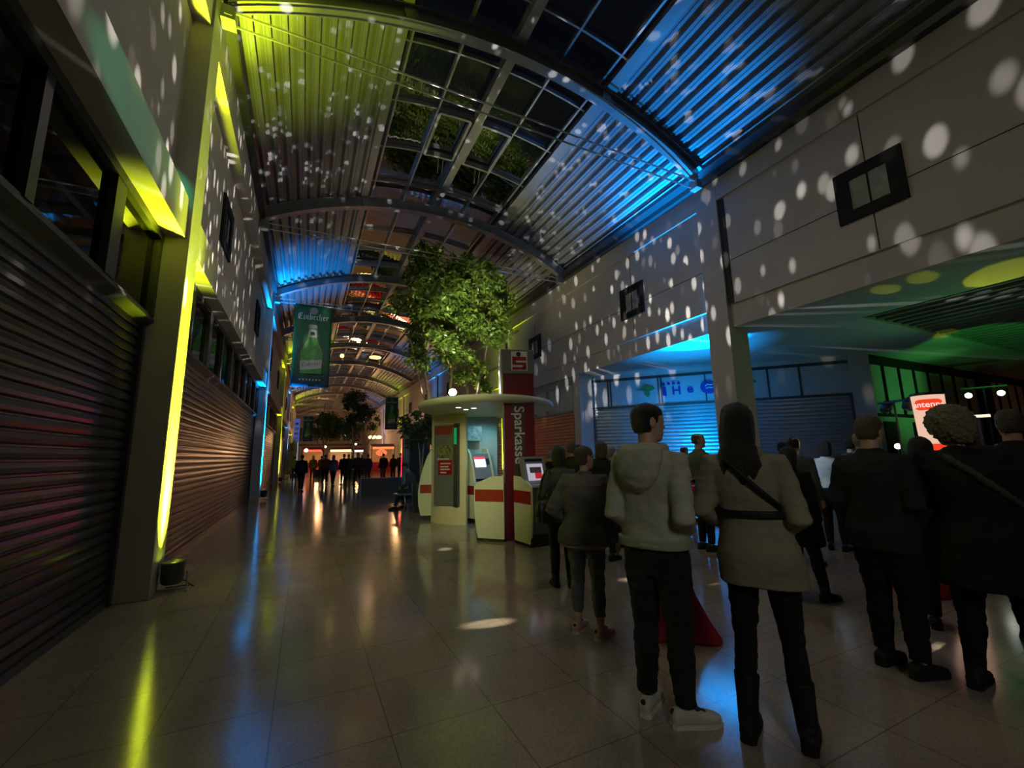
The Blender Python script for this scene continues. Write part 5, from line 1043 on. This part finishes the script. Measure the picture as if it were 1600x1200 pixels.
light('SPOT', (10.2, 8.0, 2.6), 60, (0, .35, 1), (11.5, 9.0, 4.39), .1, 110, 1, 'blue_wash')
light('POINT', (27, 3, 2.8), 9, (1, .5, .25), size=.3, name='hall_lamp')
# teal and yellow beam thrown across the hall onto the near left wall
light('SPOT', (.9, -5.0, 3.4), 2800, (.06, .8, .42), (-1.5, 4.7, 4.62), .05, 4.2, .3, 'teal_beam')
light('SPOT', (8.5, 1.5, 3.0), 420, (.75, .65, .05), (-1.5, 4.3, 4.9), .05, 3.0, .4, 'yellow_beam')
# added fill lights without any real fixture, behind and above the camera
light('SPOT', (-0.9, -5.0, 5.0), 320, (1, .95, .82), (2.6, 3.0, .8), .8, 52, 1.0, 'fill_spot')
for hy in (3.0, 10.0): light('AREA', (3.4, hy, 8.6), 40, (1, .84, .68), (3.4, hy, 0), 1.5, name='fill_light')
light('SPOT', (8.3, 2.0, 3.6), 60, (.02, 1, .1), (2.42, 4.13, 0), .01, .6, .3, 'green_pinpoint')
light('SPOT', (2.80, 8.78, 3.02), 1500, (1, 1, .70), (5.0, 13.5, 6.6), .03, 36, .9, 'tree_flood')
light('SPOT', (9.06, 7.42, .45), 42000, (0, .30, 1), (9.25, 7.6, 4.39), .08, 34, 1.0, 'blue_core')
light('SPOT', (-.2, 12.9, 7.5), 150, (1, 1, .85), (0, 18.95, 6.2), .1, 40, .8, 'banner_fill')  # added fill on the big banner, no real lamp on the arch
w = bpy.data.worlds.new('night'); SC.world = w; w.use_nodes = True; w.node_tree.nodes['Background'].inputs[0].default_value = (.0015, .002, .004, 1); w.node_tree.nodes['Background'].inputs[1].default_value = 1
cam = bpy.data.cameras.new('camera'); co = bpy.data.objects.new('camera', cam); COL.objects.link(co); SC.camera = co
cam.sensor_width = 36; cam.lens = 662.5 / 1600 * 36; cam.clip_start = .05; cam.clip_end = 300
yaw, pit, rol = .452, .165, -.0191
f = Vector((math.sin(yaw) * math.cos(pit), math.cos(yaw) * math.cos(pit), math.sin(pit))); r = Vector((math.cos(yaw), -math.sin(yaw), 0)); u = r.cross(f)
r2 = r * math.cos(rol) + u * math.sin(rol); u2 = -r * math.sin(rol) + u * math.cos(rol)
co.matrix_world = Matrix(((r2.x, u2.x, -f.x, 0), (r2.y, u2.y, -f.y, 0), (r2.z, u2.z, -f.z, 1.5), (0, 0, 0, 1)))
SC.view_settings.view_transform = 'Standard'; SC.view_settings.look = 'None'; SC.view_settings.exposure = 0.0; SC.view_settings.gamma = 1.0; SC.view_settings.use_curve_mapping = False
try:
    SC.cycles.use_denoising = True; SC.cycles.max_bounces = 8; SC.cycles.diffuse_bounces = 4; SC.cycles.glossy_bounces = 4; SC.cycles.transparent_max_bounces = 12; SC.cycles.sample_clamp_indirect = 4.0; SC.cycles.caustics_reflective = False; SC.cycles.caustics_refractive = False
except Exception: pass
